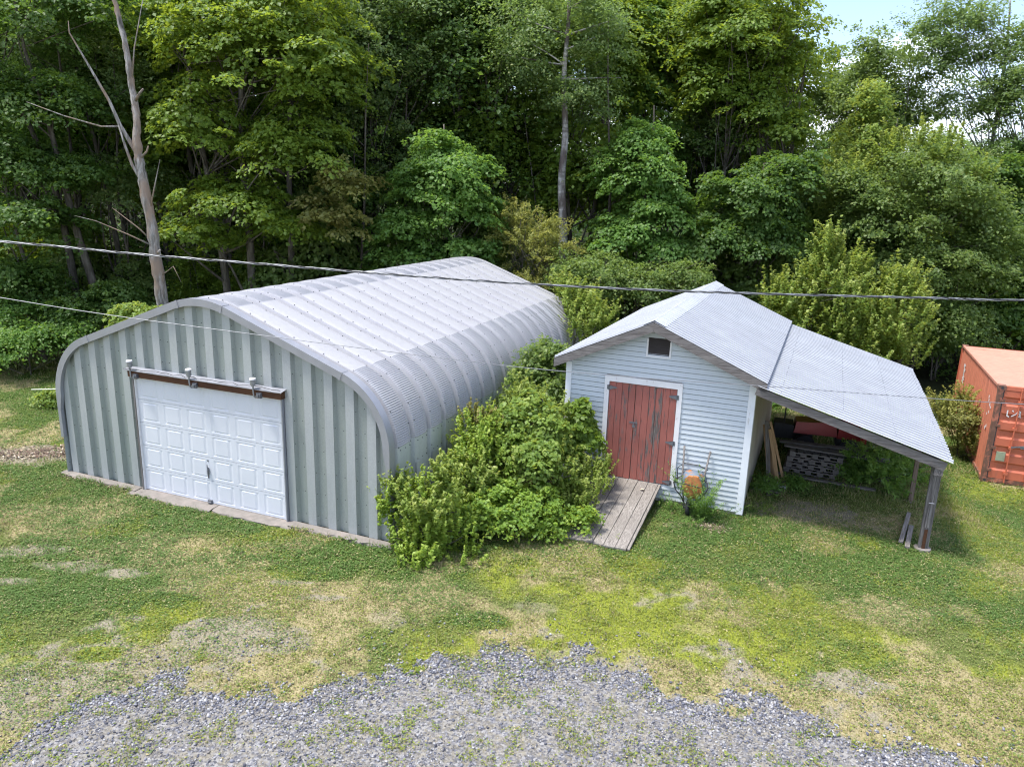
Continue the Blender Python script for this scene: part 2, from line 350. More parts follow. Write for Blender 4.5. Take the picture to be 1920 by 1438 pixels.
col = mixc(nt, sharpen(S2.outputs[1]), thatch, green)
col = mixc(nt, sharpen(S1.outputs[2]), col, yell)
col = mixc(nt, sharpen(S2.outputs[0], .35, .8), col, dryc)
col = mixc(nt, sharpen(S1.outputs[1]), col, soil)
col = mixc(nt, sharpen(S1.outputs[0]), col, grav)
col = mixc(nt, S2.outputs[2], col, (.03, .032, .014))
lk(nt, col, b.inputs['Base Color']); b.inputs['Roughness'].default_value = .95; b.inputs['Specular IOR Level'].default_value = .1
bump(nt, fine, .8, .03, b)
tagit(npmesh('ground', np.stack([X, Y, Z], -1).reshape(-1, 3), F, m, None, {'mask_a': ('FLOAT_COLOR', c1), 'mask_b': ('FLOAT_COLOR', c2)}, True), kind='structure')

rg = np.random.default_rng(5)
# footprints where nothing grows
GA = radians(-21.313); GX, GY = -10.244, 16.14
SA = radians(-22.703); SX, SY = 1.281, 16.531
KA = radians(-22.4); KX, KY = 12.324, 18.311
def tog(x, y, ox, oy, a):
    dx = x-ox; dy = y-oy; return dx*cos(a)+dy*sin(a), -dx*sin(a)+dy*cos(a)
def built(x, y):
    u, v = tog(x, y, GX, GY, GA); a = (u > -.12) & (u < 8.7) & (v > -.1) & (v < 12.7)
    a |= (u > 2.2) & (u < 6.45) & (v > -.25) & (v < 0)
    u, v = tog(x, y, SX, SY, SA); a |= (u > 0) & (u < 4.1) & (v > 0) & (v < 8.1)
    a |= (u > .8) & (u < 2.3) & (v > -2.7) & (v < 0)
    u, v = tog(x, y, KX, KY, KA); a |= (u > 0) & (u < 2.5) & (v > 0) & (v < 6.1)
    return a
def wallnear(x, y):
    r = np.zeros(len(x))
    for (ox, oy, a, w_, l_) in ((GX, GY, GA, 8.6, 12.5), (SX, SY, SA, 4.1, 8.), (KX, KY, KA, 2.5, 6.1)):
        u, v = tog(x, y, ox, oy, a); dx = np.maximum(np.maximum(-u, u-w_), 0); dy = np.maximum(np.maximum(-v, v-l_), 0)
        r = np.maximum(r, sst(.42, .08, np.hypot(dx, dy))*1.8)
    return r*(fbm(x*2, y*2, 141, 3) > .45)
# grass blades + clover leaflets
def scatter(n, x0, x1, y0, y1, falloff=True):
    x = rg.uniform(x0, x1, n); y = rg.uniform(y0, y1, n)
    inside = np.abs(x) < y*.74+1.6
    return x[inside], y[inside]
zones = [(360000, -9.6, 9.6, 7, 12), (380000, -14, 14, 12, 17), (240000, -19, 19, 17, 27)]
V = []; TINT = []; cnt = 0
for k, (n, x0, x1, y0, y1) in enumerate(zones):
    x, y = scatter(n, x0, x1, y0, y1)
    g, ba, ye, dr, lu, d = masks(x, y)
    tuft = fbm(x*5, y*5, 101, 3)
    tf = 1.1*(tuft-.5); lu = np.clip(lu+tf, 0, 1); ye = np.clip(ye*(1-.8*ba)+1.2*(fbm(x*4, y*4, 103, 3)-.5)*(ye > .05), 0, 1); dr = np.clip(dr+1.3*(fbm(x*6, y*6, 105, 3)-.5)+.35*sst(2.4, .2, d)+.3*ba, 0, 1)
    keep = rg.random(len(x)) < np.clip((1-.965*g)*(1-.70*ba)*(.5+.5*lu)*(.5+tuft)+.16*(1-g)*(tuft > .45), .0, 1)
    gt = (g > .3) & (tuft > .50) & (fbm(x*1.3, y*1.3, 111, 3) > .38); keep |= gt & (rg.random(len(x)) < .5)
    keep &= ~built(x, y)
    x, y, ye, dr, lu, tuft, g = (q[keep] for q in (x, y, ye, dr, lu, tuft, g))
    z = gz(x, y); n = len(x)
    su, sv = tog(x, y, SX, SY, SA)
    tall = np.where((sv > 2.2) & (su > 4) & (su < 9), .8, 0)+1.2*sst(24, 28, y)+1.3*(tuft > .64)*rg.random(len(x))+wallnear(x, y)
    L = rg.uniform(.022, .055, n)*(1+tall)*(1+.25*k); W = rg.uniform(.004, .009, n)*(1+.35*k)
    clover = rg.random(n) < .25+.35*lu
    a = rg.uniform(0, 2*pi, n); b2 = rg.uniform(0, 2*pi, n); lean = rg.uniform(.1, .95, n)
    base = np.stack([x, y, z-.004], -1)
    sdv = np.stack([np.cos(a), np.sin(a), 0*a], -1)
    tipd = np.stack([np.cos(b2)*lean, np.sin(b2)*lean, np.sqrt(1-lean**2*.8)], -1)
    r = rg.uniform(.010, .019, n)*(1+.3*k); zz = base+np.stack([0*z, 0*z, rg.uniform(.015, .045, n)*(1+.5*tall)], -1)
    tl = rg.normal(0, .35, (n, 3)); tl[:, 2] *= .6
    fwd = np.stack([-np.sin(a), np.cos(a), 0*a], -1)
    p0 = np.where(clover[:, None], zz-sdv*r[:, None]+tl*r[:, None], base-sdv*W[:, None])
    p1 = np.where(clover[:, None], zz+sdv*r[:, None]-tl*r[:, None]*.5, base+sdv*W[:, None])
    p2 = np.where(clover[:, None], zz+fwd*r[:, None]*1.5, base+tipd*L[:, None])
    V.append(np.stack([p0, p1, p2], 1).reshape(-1, 3))
    rnd = rg.random(n)
    green_ = np.stack([.15+.09*rnd, .195+.10*rnd, .045+.04*rnd], -1)
    lush_ = np.stack([.085+.06*rnd, .15+.09*rnd, .033+.03*rnd], -1)
    yel_ = np.stack([.20+.12*rnd, .245+.13*rnd, .035+.04*rnd], -1)
    dry_ = np.stack([.30+.2*rnd, .26+.17*rnd, .12+.12*rnd], -1)
    c = np.where((rg.random(n) < lu)[:, None], lush_, green_)
    c = np.where((rg.random(n) < np.maximum(ye*.85, .6*(g > .4)))[:, None], yel_*(.6+.4*rg.random((n, 1))), c)
    dd = (rg.random(n) < .22+.55*dr*(1-.6*(g > .5))) & (~clover | (rg.random(n) < .25)); c[dd] = dry_[dd]
    TINT.append(np.repeat(np.concatenate([c, np.ones((n, 1))], -1)[:, None], 3, 1).reshape(-1, 4))
V = np.concatenate(V); TINT = np.concatenate(TINT)
m, nt, b = newmat('grass')
A = N(nt, 'ShaderNodeAttribute', attribute_name='col'); lk(nt, A.outputs['Color'], b.inputs['Base Color'])
b.inputs['Roughness'].default_value = .6; b.inputs['Specular IOR Level'].default_value = .25
t = N(nt, 'ShaderNodeBsdfTranslucent'); lk(nt, A.outputs['Color'], t.inputs[0]); mx = N(nt, 'ShaderNodeMixShader'); mx.inputs[0].default_value = .35
lk(nt, b.outputs[0], mx.inputs[1]); lk(nt, t.outputs[0], mx.inputs[2]); lk(nt, mx.outputs[0], nt.nodes['Material Output'].inputs[0])
tagit(npmesh('grass', V, np.arange(len(V)).reshape(-1, 3), m, None, {'col': ('FLOAT_COLOR', TINT)}), 'short mown grass and clover with yellow and straw patches over the yard', 'grass', kind='stuff')
# crushed stone
n = 125000
x = rg.uniform(-8.8, 8.8, n); y = rg.uniform(6.4, 11, n)
g, ba, ye, dr, lu, d = masks(x, y)
band = sst(.9, .1, -d)*sst(-7.5, -5, x); clump = fbm(x*.9, y*.9, 131, 4)
keep = rg.random(n) < g*np.clip(.30+.9*band+1.6*(clump-.45), .12, 1)+.02*(d < 1.2)+.02*(ba > .6)
keep &= (np.abs(x) < y*.74+.8)
x = x[keep]; y = y[keep]; band = band[keep]; n = len(x)
cube = np.array([(-1, -1, -1), (1, -1, -1), (1, 1, -1), (-1, 1, -1), (-1, -1, 1), (1, -1, 1), (1, 1, 1), (-1, 1, 1)], float)*.58
P = cube[None]*(1+rg.uniform(-.38, .38, (n, 8, 3)))
s = rg.gamma(4, .0037, n)*(.8+.5*band); s = np.clip(s, .007, .030)
sc3 = np.stack([s*rg.uniform(.8, 1.4, n), s*rg.uniform(.6, 1., n), s*rg.uniform(.35, .7, n)], -1)
P = P*sc3[:, None]
def rotm(n, tiltmax):
    az = rg.uniform(0, 2*pi, n); tx = rg.normal(0, tiltmax, n); ty = rg.normal(0, tiltmax, n)
    cz, sz = np.cos(az), np.sin(az); cx, sx_ = np.cos(tx), np.sin(tx); cy, sy_ = np.cos(ty), np.sin(ty)
    Rz = np.zeros((n, 3, 3)); Rz[:, 0, 0] = cz; Rz[:, 0, 1] = -sz; Rz[:, 1, 0] = sz; Rz[:, 1, 1] = cz; Rz[:, 2, 2] = 1
    Rx = np.zeros((n, 3, 3)); Rx[:, 0, 0] = 1; Rx[:, 1, 1] = cx; Rx[:, 1, 2] = -sx_; Rx[:, 2, 1] = sx_; Rx[:, 2, 2] = cx
    Ry = np.zeros((n, 3, 3)); Ry[:, 1, 1] = 1; Ry[:, 0, 0] = cy; Ry[:, 0, 2] = sy_; Ry[:, 2, 0] = -sy_; Ry[:, 2, 2] = cy
    return Rx@Ry@Rz
P = np.einsum('nij,nkj->nki', rotm(n, .35), P)
P += np.stack([x, y, gz(x, y)+.03*(fbm(x*3, y*3, 91, 3)-.2)+s*.2], -1)[:, None]
fc = np.array([(3, 2, 1, 0), (4, 5, 6, 7), (0, 1, 5, 4), (1, 2, 6, 5), (2, 3, 7, 6), (3, 0, 4, 7)])
F = (fc[None]+np.arange(n)[:, None, None]*8).reshape(-1, 4)
r = rg.random(n); pal = np.array([(.085, .09, .12), (.15, .157, .195), (.21, .218, .26), (.31, .31, .34), (.48, .475, .48), (.26, .24, .22)])
c = pal[np.minimum((r*6).astype(int), 5)]*(.56+.28*rg.random((n, 1)))
m, nt, b = newmat('stone'); A = N(nt, 'ShaderNodeAttribute', attribute_name='col'); lk(nt, A.outputs['Color'], b.inputs['Base Color']); b.inputs['Roughness'].default_value = .75
tagit(npmesh('gravel', P.reshape(-1, 3), F, m, None, {'col': ('FLOAT_COLOR', np.repeat(np.concatenate([c, np.ones((n, 1))], -1)[:, None], 8, 1).reshape(-1, 4))}), 'loose blue grey crushed stone spread along the front of the yard', 'gravel', kind='stuff')
# ================================================================== ARCHED GARAGE
GW, GL = 8.6, 12.45
gar = empty('metal_garage', (GX, GY, 0), GA, 'arched corrugated metal garage with a white overhead door in its front wall', 'garage')
RE = 1.5; AE = radians(69.5); SLP = radians(20.5); PR = 2.0; XP = 4.3-PR*sin(SLP)
def gprofile(fine=True):
    """(u, z, nu, nz, crimp) from left base to right base"""
    h = []
    for z in np.linspace(-.05, 1.9, 7): h.append((0, z, -1, 0, 0))
    ne = 80
    for i in range(1, ne+1):
        a = AE*i/ne; h.append((RE-RE*cos(a), 1.9+RE*sin(a), -cos(a), sin(a), 1 if i % 2 else -1))
    h[-1] = h[-1][:4]+(0,)
    u1, z1 = h[-1][0], h[-1][1]
    for i in range(1, 9):
        t = i/8; h.append((u1+(XP-u1)*t, z1+(XP-u1)*t*math.tan(SLP), -sin(SLP), cos(SLP), 0))
    zc = h[-1][1]; npk = 32
    for i in range(1, npk+1):
        a = SLP*(1-i/npk); h.append((4.3-PR*sin(a), zc+PR*(cos(a)-cos(SLP)), -sin(a), cos(a), 1 if i % 2 else -1))
    r = [(2*4.3-u, z, -nu, nz, c) for u, z, nu, nz, c in h[:-1]][::-1]
    return h+r
PF = gprofile()
pu = np.array([p[0] for p in PF[6:]]); pz = np.array([p[1] for p in PF[6:]]); order = np.argsort(pu)
def ztop(u): return float(np.interp(u, pu[order], pz[order]))
# shell
sh = MB(); V0, SPV = .23, .68
prof_v = [(-.05, -.10, 0), (.05, -.10, 0), (.088, -.014, .5), (.18, .004, 1), (.34, .010, 1), (.50, .004, 1), (.592, -.014, .5)]
rows = [(0., 0., 0), (.17, 0., .5)]
for i in range(18):
    for dv, r, c in prof_v: rows.append((V0+SPV*i+dv, r, c))
rows += [(V0+SPV*18-.06, -.115, 0), (V0+SPV*18-.04, -.0, 0), (GL+.2, 0, 0)]
P = []
nw = 7
for (u, z, nu, nz, c) in PF:
    P.append([(u+nu*(r+.008*c*k), v, z+nz*(r+.008*c*k)) for v, r, k in rows])
na = len(PF); nb = len(rows)
vs = [p for r in P for p in r]
fs = [(i*nb+j, (i+1)*nb+j, (i+1)*nb+j+1, i*nb+j+1) for i in range(na-1) for j in range(nb-1)]
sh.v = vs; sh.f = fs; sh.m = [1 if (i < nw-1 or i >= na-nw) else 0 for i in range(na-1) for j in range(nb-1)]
# plate laps on straight side walls and on the roof slopes, bolts along the seams
def hexdisc(mb, c, n, r, m):
    c = Vector(c); n = Vector(n).normalized(); a = n.orthogonal().normalized(); b_ = n.cross(a)
    t = [c+n*.012+(a*cos(k*pi/3)+b_*sin(k*pi/3))*r*.8 for k in range(6)]; q = [c+(a*cos(k*pi/3)+b_*sin(k*pi/3))*r for k in range(6)]
    mb.add(q+t, [tuple(range(6, 12))]+[(k, (k+1) % 6, 6+(k+1) % 6, 6+k) for k in range(6)], m)
arc = [0]
for i in range(1, na): arc.append(arc[-1]+math.hypot(PF[i][0]-PF[i-1][0], PF[i][1]-PF[i-1][1]))
arc = np.array(arc); PU = np.array([p[0] for p in PF]); PZ = np.array([p[1] for p in PF]); PNU = np.array([p[2] for p in PF]); PNZ = np.array([p[3] for p in PF])
def onarc(s): return [float(np.interp(s, arc, q)) for q in (PU, PZ, PNU, PNZ)]
tot = arc[-1]
for i in range(19):
    s = .5
    while s < tot-.3:
        u, z, nu, nz = onarc(s)
        if u > .4 and (u > 1. or z > 3):
            for dv in (.11, -.11) if i < 18 else (-.12,):
                if R.random() < .8:
                    hexdisc(sh, (u-nu*.01+R.uniform(-.01, .01), V0+SPV*i+dv, z-nz*.008), (nu, 0, nz), .012, 2)
        s += .36 if 1.9 < s < tot-1.9 else .42
    if i < 18:
        for side, (uu, n_) in enumerate(((GW, 1), (0, -1))):
            for zz in (1.05, 1.45, 1.84):
                for dv in (.16, .34, .52): hexdisc(sh, (uu+n_*.008, V0+SPV*i+dv, zz), (n_, 0, 0), .011, 2)
        # overlapped plate ends: a plate proud by 3 mm with its end seen as a line
        for (s0, s1) in ((tot*.5-2.6, tot*.5-1.2), (tot*.5+1.2, tot*.5+2.6)):
            pass
        for uu, n_ in ((GW, 1),):
            sh.box(uu+.011, uu+.016, V0+SPV*i+.10, V0+SPV*i+.58, -.03, 1.40, 1)
sh.build('arched_roof', ['arch', 'archwall', 'bolt'], gar)
# front wall, corrugated, with the door opening
D0, D1, DZ = 2.30, 6.22, 2.74
ew = MB()
brk = []
u = -.02; k = 0
pat = [(.19, 0), (.045, 1), (.19, 2), (.045, 3)]
edges = []
u = .10; i = 0; d = 0.
pts = [(0.03, .07)]
while u < GW-.06:
    wd, t = pat[i % 4]
    dd = {0: (0, 0), 1: (0, .075), 2: (.075, .075), 3: (.075, 0)}[t]
    pts.append((u, dd[0])); u += wd; i += 1
    pts.append((min(u, GW-.03), dd[1]))
def dep(u): 
    us = [p[0] for p in pts]; return float(np.interp(u, us, [p[1] for p in pts]))
us = sorted(set([round(p[0], 4) for p in pts]+[D0, D1]))
for a, b_ in zip(us[:-1], us[1:]):
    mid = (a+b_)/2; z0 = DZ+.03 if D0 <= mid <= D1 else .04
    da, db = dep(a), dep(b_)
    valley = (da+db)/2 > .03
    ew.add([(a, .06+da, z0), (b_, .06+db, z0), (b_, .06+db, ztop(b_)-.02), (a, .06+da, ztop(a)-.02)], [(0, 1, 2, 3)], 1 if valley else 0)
    if da != db and abs(da-db) > .05:
        z = z0+.25
        while z < ztop(mid)-.3:
            hexdisc(ew, (a if da > db else b_, .06+.0, z), (.0, -1, 0), .008, 2); z += .47+R.uniform(-.03, .03)
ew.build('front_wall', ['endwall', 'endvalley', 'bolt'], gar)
rw = MB(); rw.add([(GW-u, GL, -.05) for u in (GW, 0)]+[(p[0], GL+.02, p[1]-.02) for p in PF[nw-1:na-nw+1][::4]][::-1], [tuple(range(2+len(PF[nw-1:na-nw+1][::4])))], 0)
rw.build('rear_wall', ['endwall'], gar)
# edge trim following the arch: front face band and a lip over the first arch
tr = MB(); sel = PF[3:nw]+PF[nw:na-nw][::3]+PF[na-nw:na-3]
out = []; 
for (u, z, nu, nz, c) in sel:
    o_, i_ = .022, -.125
    if z < 1.88: i_ = -.06
    out.append([(u+nu*o_, .16, z+nz*o_), (u+nu*o_, -.035, z+nz*o_), (u+nu*i_, -.03, z+nz*i_), (u+nu*i_, .05, z+nz*i_)])
tr.grid(out, 0)
for s in (tot*.27, tot*.5-.55, tot*.5+.6, tot*.74):   # lap joints of the trim pieces
    u, z, nu, nz = onarc(s); tx, tz = nz, -nu
    q = [(u+nu*.03+tx*d_+0, y_, z+nz*.03+tz*d_) for d_ in (-.02, .02) for y_ in (.165, -.042)]+[(u-nu*.13+tx*d_, -.042, z-nz*.13+tz*d_) for d_ in (-.02, .02)]
    tr.add(q, [(0, 1, 3, 2), (1, 4, 5, 3)], 0)
tr.build('edge_trim', ['trim'], gar)
# foundation and door sill
fo = MB()
P = [[(u, -.12+R.uniform(-.05, .03)*(1 if j else 0), z) for j, z in enumerate((-.1, .0, .06))]+[(u, .05, .075)] for u in np.linspace(-.12, D0-.05, 14)]
fo.grid(P, 0)
P = [[(u, -.13+R.uniform(-.06, .03)*(1 if j else 0), z) for j, z in enumerate((-.1, .0, .06))]+[(u, .05, .075)] for u in np.linspace(D1+.1, GW+.1, 16)]
fo.grid(P, 0)
for a, b_, y0 in ((D0-.15, 4.4, -.27), (4.415, D1+.2, -.22)):
    P = [[(u, y0+R.uniform(-.08, .05), -.1), (u, y0+R.uniform(-.05, .05), .025), (u, y0+.12, .045), (u, .1, .06)] for u in np.linspace(a, b_, 10)]
    fo.grid(P, 0)
fo.box(GW-.02, GW+.12, .05, GL+.2, -.15, .07, 0)
fo.build('foundation', ['concrete'], gar)
# opening: jambs, header, drip cap
for a_, b_ in ((D0+.02, D0+.06), (D1-.035, D1-.01)):
    jb = MB(); jb.box(a_, b_, -.012, .12, .05, DZ-.106, 0); jb.build('door_jamb', ['wood_z' if a_ < 4 else 'trim'], gar)
jb = MB(); jb.box(D0+.0605, D0+.078, .0, .1, .055, DZ-.106, 0); jb.build('door_stop', ['frame_white'], gar)
hd = MB(); hd.box(D0-.02, D1+.02, -.07, .10, DZ-.105, DZ+.035, 0); hd.build('door_header', ['brown_wood'], gar)
dc = MB(); dc.add([(D0-.09, .07, DZ+.085), (D1+.06, .07, DZ+.085), (D1+.06, -.10, DZ+.045), (D0-.09, -.10, DZ+.045), (D1+.06, -.10, DZ+.03), (D0-.09, -.10, DZ+.03)], [(0, 3, 2, 1), (3, 5, 4, 2)], 0)
dc.build('drip_cap', ['trim'], gar)
wr = MB(); pts_ = [(D0-.05+i*(D1-D0+.1)/24, -.10+R.uniform(-.05, .05), DZ+.075+R.uniform(0, .035)) for i in range(25)]
wr.tube(pts_, .007, 5); wr.build('lamp_wire', ['wire_black'], gar, True)
# sectional door
dr = empty('overhead_door', (0, 0, 0), 0, None, None); dr.parent = gar
x0, x1 = D0+.08, D1-.05; zb = .06; hs = (DZ-.10-zb)/5
def yd(z): return .075
for k in range(5):
    s = MB(); za, zb2 = zb+k*hs+.004, zb+(k+1)*hs-.004; n = 6; wd = (x1-x0)/n
    # frame front faces + embossed panels
    yf = .045
    for c in range(n):
        a, b_ = x0+c*wd, x0+(c+1)*wd
        ins = (.052, .066); px0, px1, pz0, pz1 = a+ins[1], b_-ins[1], za+ins[0], zb2-ins[0]
        L0 = [(a, yf, za), (b_, yf, za), (b_, yf, zb2), (a, yf, zb2)]
        def ring(e, y): return [(px0+e*2.6, y, pz0+e), (px1-e*2.6, y, pz0+e), (px1-e*2.6, y, pz1-e), (px0+e*2.6, y, pz1-e)]
        rings = [L0, ring(0, yf), ring(.012, yf+.0065), ring(.020, yf+.0065), ring(.038, yf-.002)]
        vs = [p for r in rings for p in r]; fs = []
        for r in range(4):
            for q in range(4): fs.append((r*4+q, r*4+(q+1) % 4, r*4+4+(q+1) % 4, r*4+4+q))
        fs.append((16, 17, 18, 19)); s.add(vs, fs, 0)
    s.add([(x0, yf, zb2), (x1, yf, zb2), (x1, yf+.04, zb2), (x0, yf+.04, zb2)], [(0, 1, 2, 3)])
    s.add([(x0, yf, za), (x1, yf, za), (x1, yf+.04, za), (x0, yf+.04, za)], [(0, 3, 2, 1)])
    o = s.build('door_section', ['white_door'], dr)
bk = MB(); bk.box(x0-.02, x1+.02, .09, .12, .05, DZ-.12); bk.build('door_back', ['trim'], dr)
hn = MB(); hx = 4.19; hn.box(hx-.012, hx+.015, .01, .05, .72, .86, 0); hn.tube([(hx, .02, .70), (hx+.03, 0, .8), (hx+.01, 0, .9), (hx-.015, .02, .93)], .012, 6); hn.box(hx-.03, hx, .036, .05, .62, .74, 0); hn.box(hx-.01, hx+.02, .035, .048, 1.0, 1.03, 0)
hn.build('door_handle', ['iron'], dr)
lc = MB(); lc.box(hx-.04, hx+.05, -.0, .05, .065, .14, 0, .004); lc.tube([(hx-.05, -.01, .1), (hx+.06, -.01, .1)], .01, 6); lc.build('door_latch', ['iron'], dr)
# floodlights on bent conduit above the door
for px in (2.42, 4.02, 5.63):
    l = MB(); l.tube([(px+.04, -.09, DZ-.13), (px+.01, -.12, DZ-.10), (px, -.12, DZ+.0), (px, -.12, DZ+.17)], .016, 8)
    l.tube([(px, -.12, DZ+.13), (px, -.12, DZ+.24)], .052, 14); l.tube([(px, -.12, DZ+.11), (px, -.12, DZ+.135)], .036, 14)
    lo = l.build('floodlight', ['iron' if 0 else 'wire'], gar, False)
    cpm = MB(); cpm.tube([(px, -.12, DZ+.24), (px, -.12, DZ+.265), (px, -.12, DZ+.275)], [.064, .06, .03], 16); cpm.build('lamp_cap', ['frame_white'], lo)
    bx = MB(); bx.box(px+.07, px+.17, -.13, -.07, DZ-.12, DZ-.02, 0, .004); bx.tube([(px+.12, -.14, DZ-.07), (px+.12, -.16, DZ-.07)], .03, 10); bx.build('junction_box', ['iron'], lo)
# ================================================================== SHED
shed = empty('shed', (SX, SY, 0), SA, 'small pale clapboard shed with red plank doors and a metal roof', 'shed')
SW, SD = 4.08, 8.0
UA, ZA, ZE = 1.95, 3.98, 2.98      # gable apex, wall top at the corners
def gbound(z):
    if z <= ZE: return 0., SW
    t = (z-ZE)/(ZA-ZE); return UA*t, SW+(UA-SW)*t
FD0, FD1, FZ0, FZ1 = .88, 2.61, .40, 2.78    # outer white frame
VN = (1.77, 2.28, 3.32, 3.70)
sdg = MB(); zb = .07; z = zb; lap = .1135
while z < ZA-.02:
    zt = min(z+lap, ZA)
    l0, r0 = gbound(z); l1, r1 = gbound(zt)
    segs = []
    if z < ZE: l0 = l1 = 0; r0 = r1 = SW
    cuts = [(l0, l1, r0, r1)]
    def cut(c0, c1):
        res = []
        for (a0, a1, b0, b1) in cuts:
            if c0 > min(a0, a1) and c1 < max(b0, b1): res += [(a0, a1, c0, c0), (c1, c1, b0, b1)]
            else: res.append((a0, a1, b0, b1))
        return res
    if FZ0-.02 < z+lap*.5 < FZ1-.03: cuts = cut(FD0+.03, FD1-.03)
    if VN[2] < z+lap*.5 < VN[3]: cuts = cut(VN[0]+.01, VN[1]-.01)
    for (a0, a1, b0, b1) in cuts:
        if b0-a0 < .02: continue
        n = max(1, int((b0-a0)/.5)); w1, w2 = R.uniform(-.0015, .0015), R.uniform(-.0015, .0015)
        j = [(a0+(b0-a0)*i/n, a1+(b1-a1)*i/n) for i in range(n+1)]
        P = [[(p, .016, z), (p, -.012, z+.013), (p, -.021+w1, z+.0135), (p+.0, -.021+w2, z+.017), (q, -.004, zt-.0005), (q, .016, zt)] for p, q in j]
        sdg.grid([[p[k] for p in P] for k in range(6)], 0)
    z += lap
sdg.build('front_siding', ['siding'], shed)
br = MB()  # sheathing body
P = [(0.02, .02), (SW-.02, .02), (SW-.02, SD), (.02, SD)]
br.add([(.02, .03, .0), (SW-.01, .03, .0), (SW-.01, SD, .0), (.02, SD, .0), (.02, .03, ZE-.03), (SW-.01, .03, ZE-.03), (SW-.01, SD, ZE-.03), (.02, SD, ZE-.03), (UA, .03, ZA-.04), (UA, SD, ZA-.04)],
       [(1, 2, 6, 5), (3, 0, 4, 7), (2, 3, 7, 9, 6), (0, 1, 5, 8, 4)], 0)
br.build('side_wall', ['sidewall'], shed)
ls = MB(); z = zb     # left side siding
while z < ZE-.03:
    ls.add([(-.0, 0.0, z), (-.018, 0.0, z), (-.002, 0.0, z+lap), (0, SD, z), (-.018, SD, z), (-.002, SD, z+lap)], [(0, 3, 4, 1), (1, 4, 5, 2)], 0); z += lap
ls.build('left_siding', ['siding'], shed)
for (a, b_, c, d_) in ((-.045, .085, -.04, .02), (SW-.105, SW+.035, -.04, .02)):
    c_ = MB(); c_.box(a, b_, c, d_+.10, .05, ZE-.0, 0); 
    if a > 1: c_.box(SW-.004, SW+.034, .125, .22, .05, ZE-.1, 0)
    c_.build('corner_board', ['corner'], shed)
fb = MB(); 
for x in (.1, 1.3, 2.75, 3.75): fb.box(x-.1, x+.2, .04, .34, -.35, .055, 0, .01)
fb.box(SW-.26, SW-.02, .03, .4, -.35, .045, 0, .01); fb.box(SW-.3, SW-.03, 2.8, 3.2, -.3, .04); fb.box(0.02, SW-.05, .09, .13, -.3, .0, 0)
fb.build('foundation_block', ['darkblock'], shed)
vt = MB(); vt.box(VN[0]+.01, VN[1]-.01, .02, .03, VN[2], VN[3]+.12)
z = VN[2]+.02
while z < VN[3]+.02: vt.add([(VN[0]+.03, -.015, z), (VN[1]-.03, -.015, z), (VN[1]-.03, .02, z+.055), (VN[0]+.03, .02, z+.055)], [(0, 1, 2, 3)]); z += .058
vt.build('gable_vent', ['vent_wood'], shed)
vf = MB(); vf.box(VN[0]-.012, VN[0]+.022, -.03, .01, VN[2]-.03, VN[3]-.02); vf.box(VN[1]-.02, VN[1]+.014, -.03, .01, VN[2]-.03, VN[3]-.05); vf.box(VN[0]+.0225, VN[1]-.0205, -.027, .01, VN[2]-.03, VN[2]-.004)
vf.build('vent_frame', ['frame_white'], shed)
# door frame
df = MB(); fw = .105
df.box(FD0, FD0+fw, -.045, .02, FZ0, FZ1); df.box(FD1-fw, FD1, -.045, .02, FZ0, FZ1); df.box(FD0+fw, FD1-fw, -.043, .02, FZ1-.135, FZ1-.002)
df.build('door_frame', ['frame_white'], shed)
a0, a1 = FD0+fw+.008, FD1-fw-.006; zt, zb_ = FZ1-.145, .43; spl = a0+(a1-a0)*.395
for (p, q, n, worn) in ((a0, spl-.006, 4, -1), (spl+.006, a1, 6, 2)):
    lf = MB(); wd = (q-p)/n
    for k in range(n):
        dz = R.uniform(-.012, .012)
        lf.box(p+k*wd+.004, p+(k+1)*wd-.004, -.024+R.uniform(-.003, .003), .0, zb_+dz, zt, 1 if k in (worn, worn+1) and worn > 0 else 0)
    lf.box(p, q, .002, .02, zb_+.05, zt-.02, 0)
    d_ = lf.build('plank_door', ['red', 'red_worn'], shed)
    left = p == a0
    for hz in ((zt-.13,) if left else (zt-.17, 1.42, .50)):
        h = MB(); s = 1 if left else -1; hx = a0 if left else a1
        h.add([(hx-.05*s, -.052, hz-.05), (hx+.01*s, -.052, hz-.05), (hx+.17*s, -.034, hz-.012), (hx+.17*s, -.034, hz+.012), (hx+.01*s, -.052, hz+.05), (hx-.05*s, -.052, hz+.05)], [(0, 1, 2, 3, 4, 5)])
        h.tube([(hx-.006*s, -.058, hz-.06), (hx-.006*s, -.058, hz+.06)], .012, 6)
        h.build('hinge', ['iron'], d_)
    if left:
        h = MB(); h.box(spl-.09, spl+.09, -.036, -.026, 1.74, 1.775); h.tube([(spl+.02, -.03, 1.76), (spl+.02, -.075, 1.76), (spl+.02, -.075, 1.70)], .011, 6); h.box(spl-.01, spl+.05, -.085, -.06, 1.66, 1.72)
        h.build('hasp', ['iron'], d_)
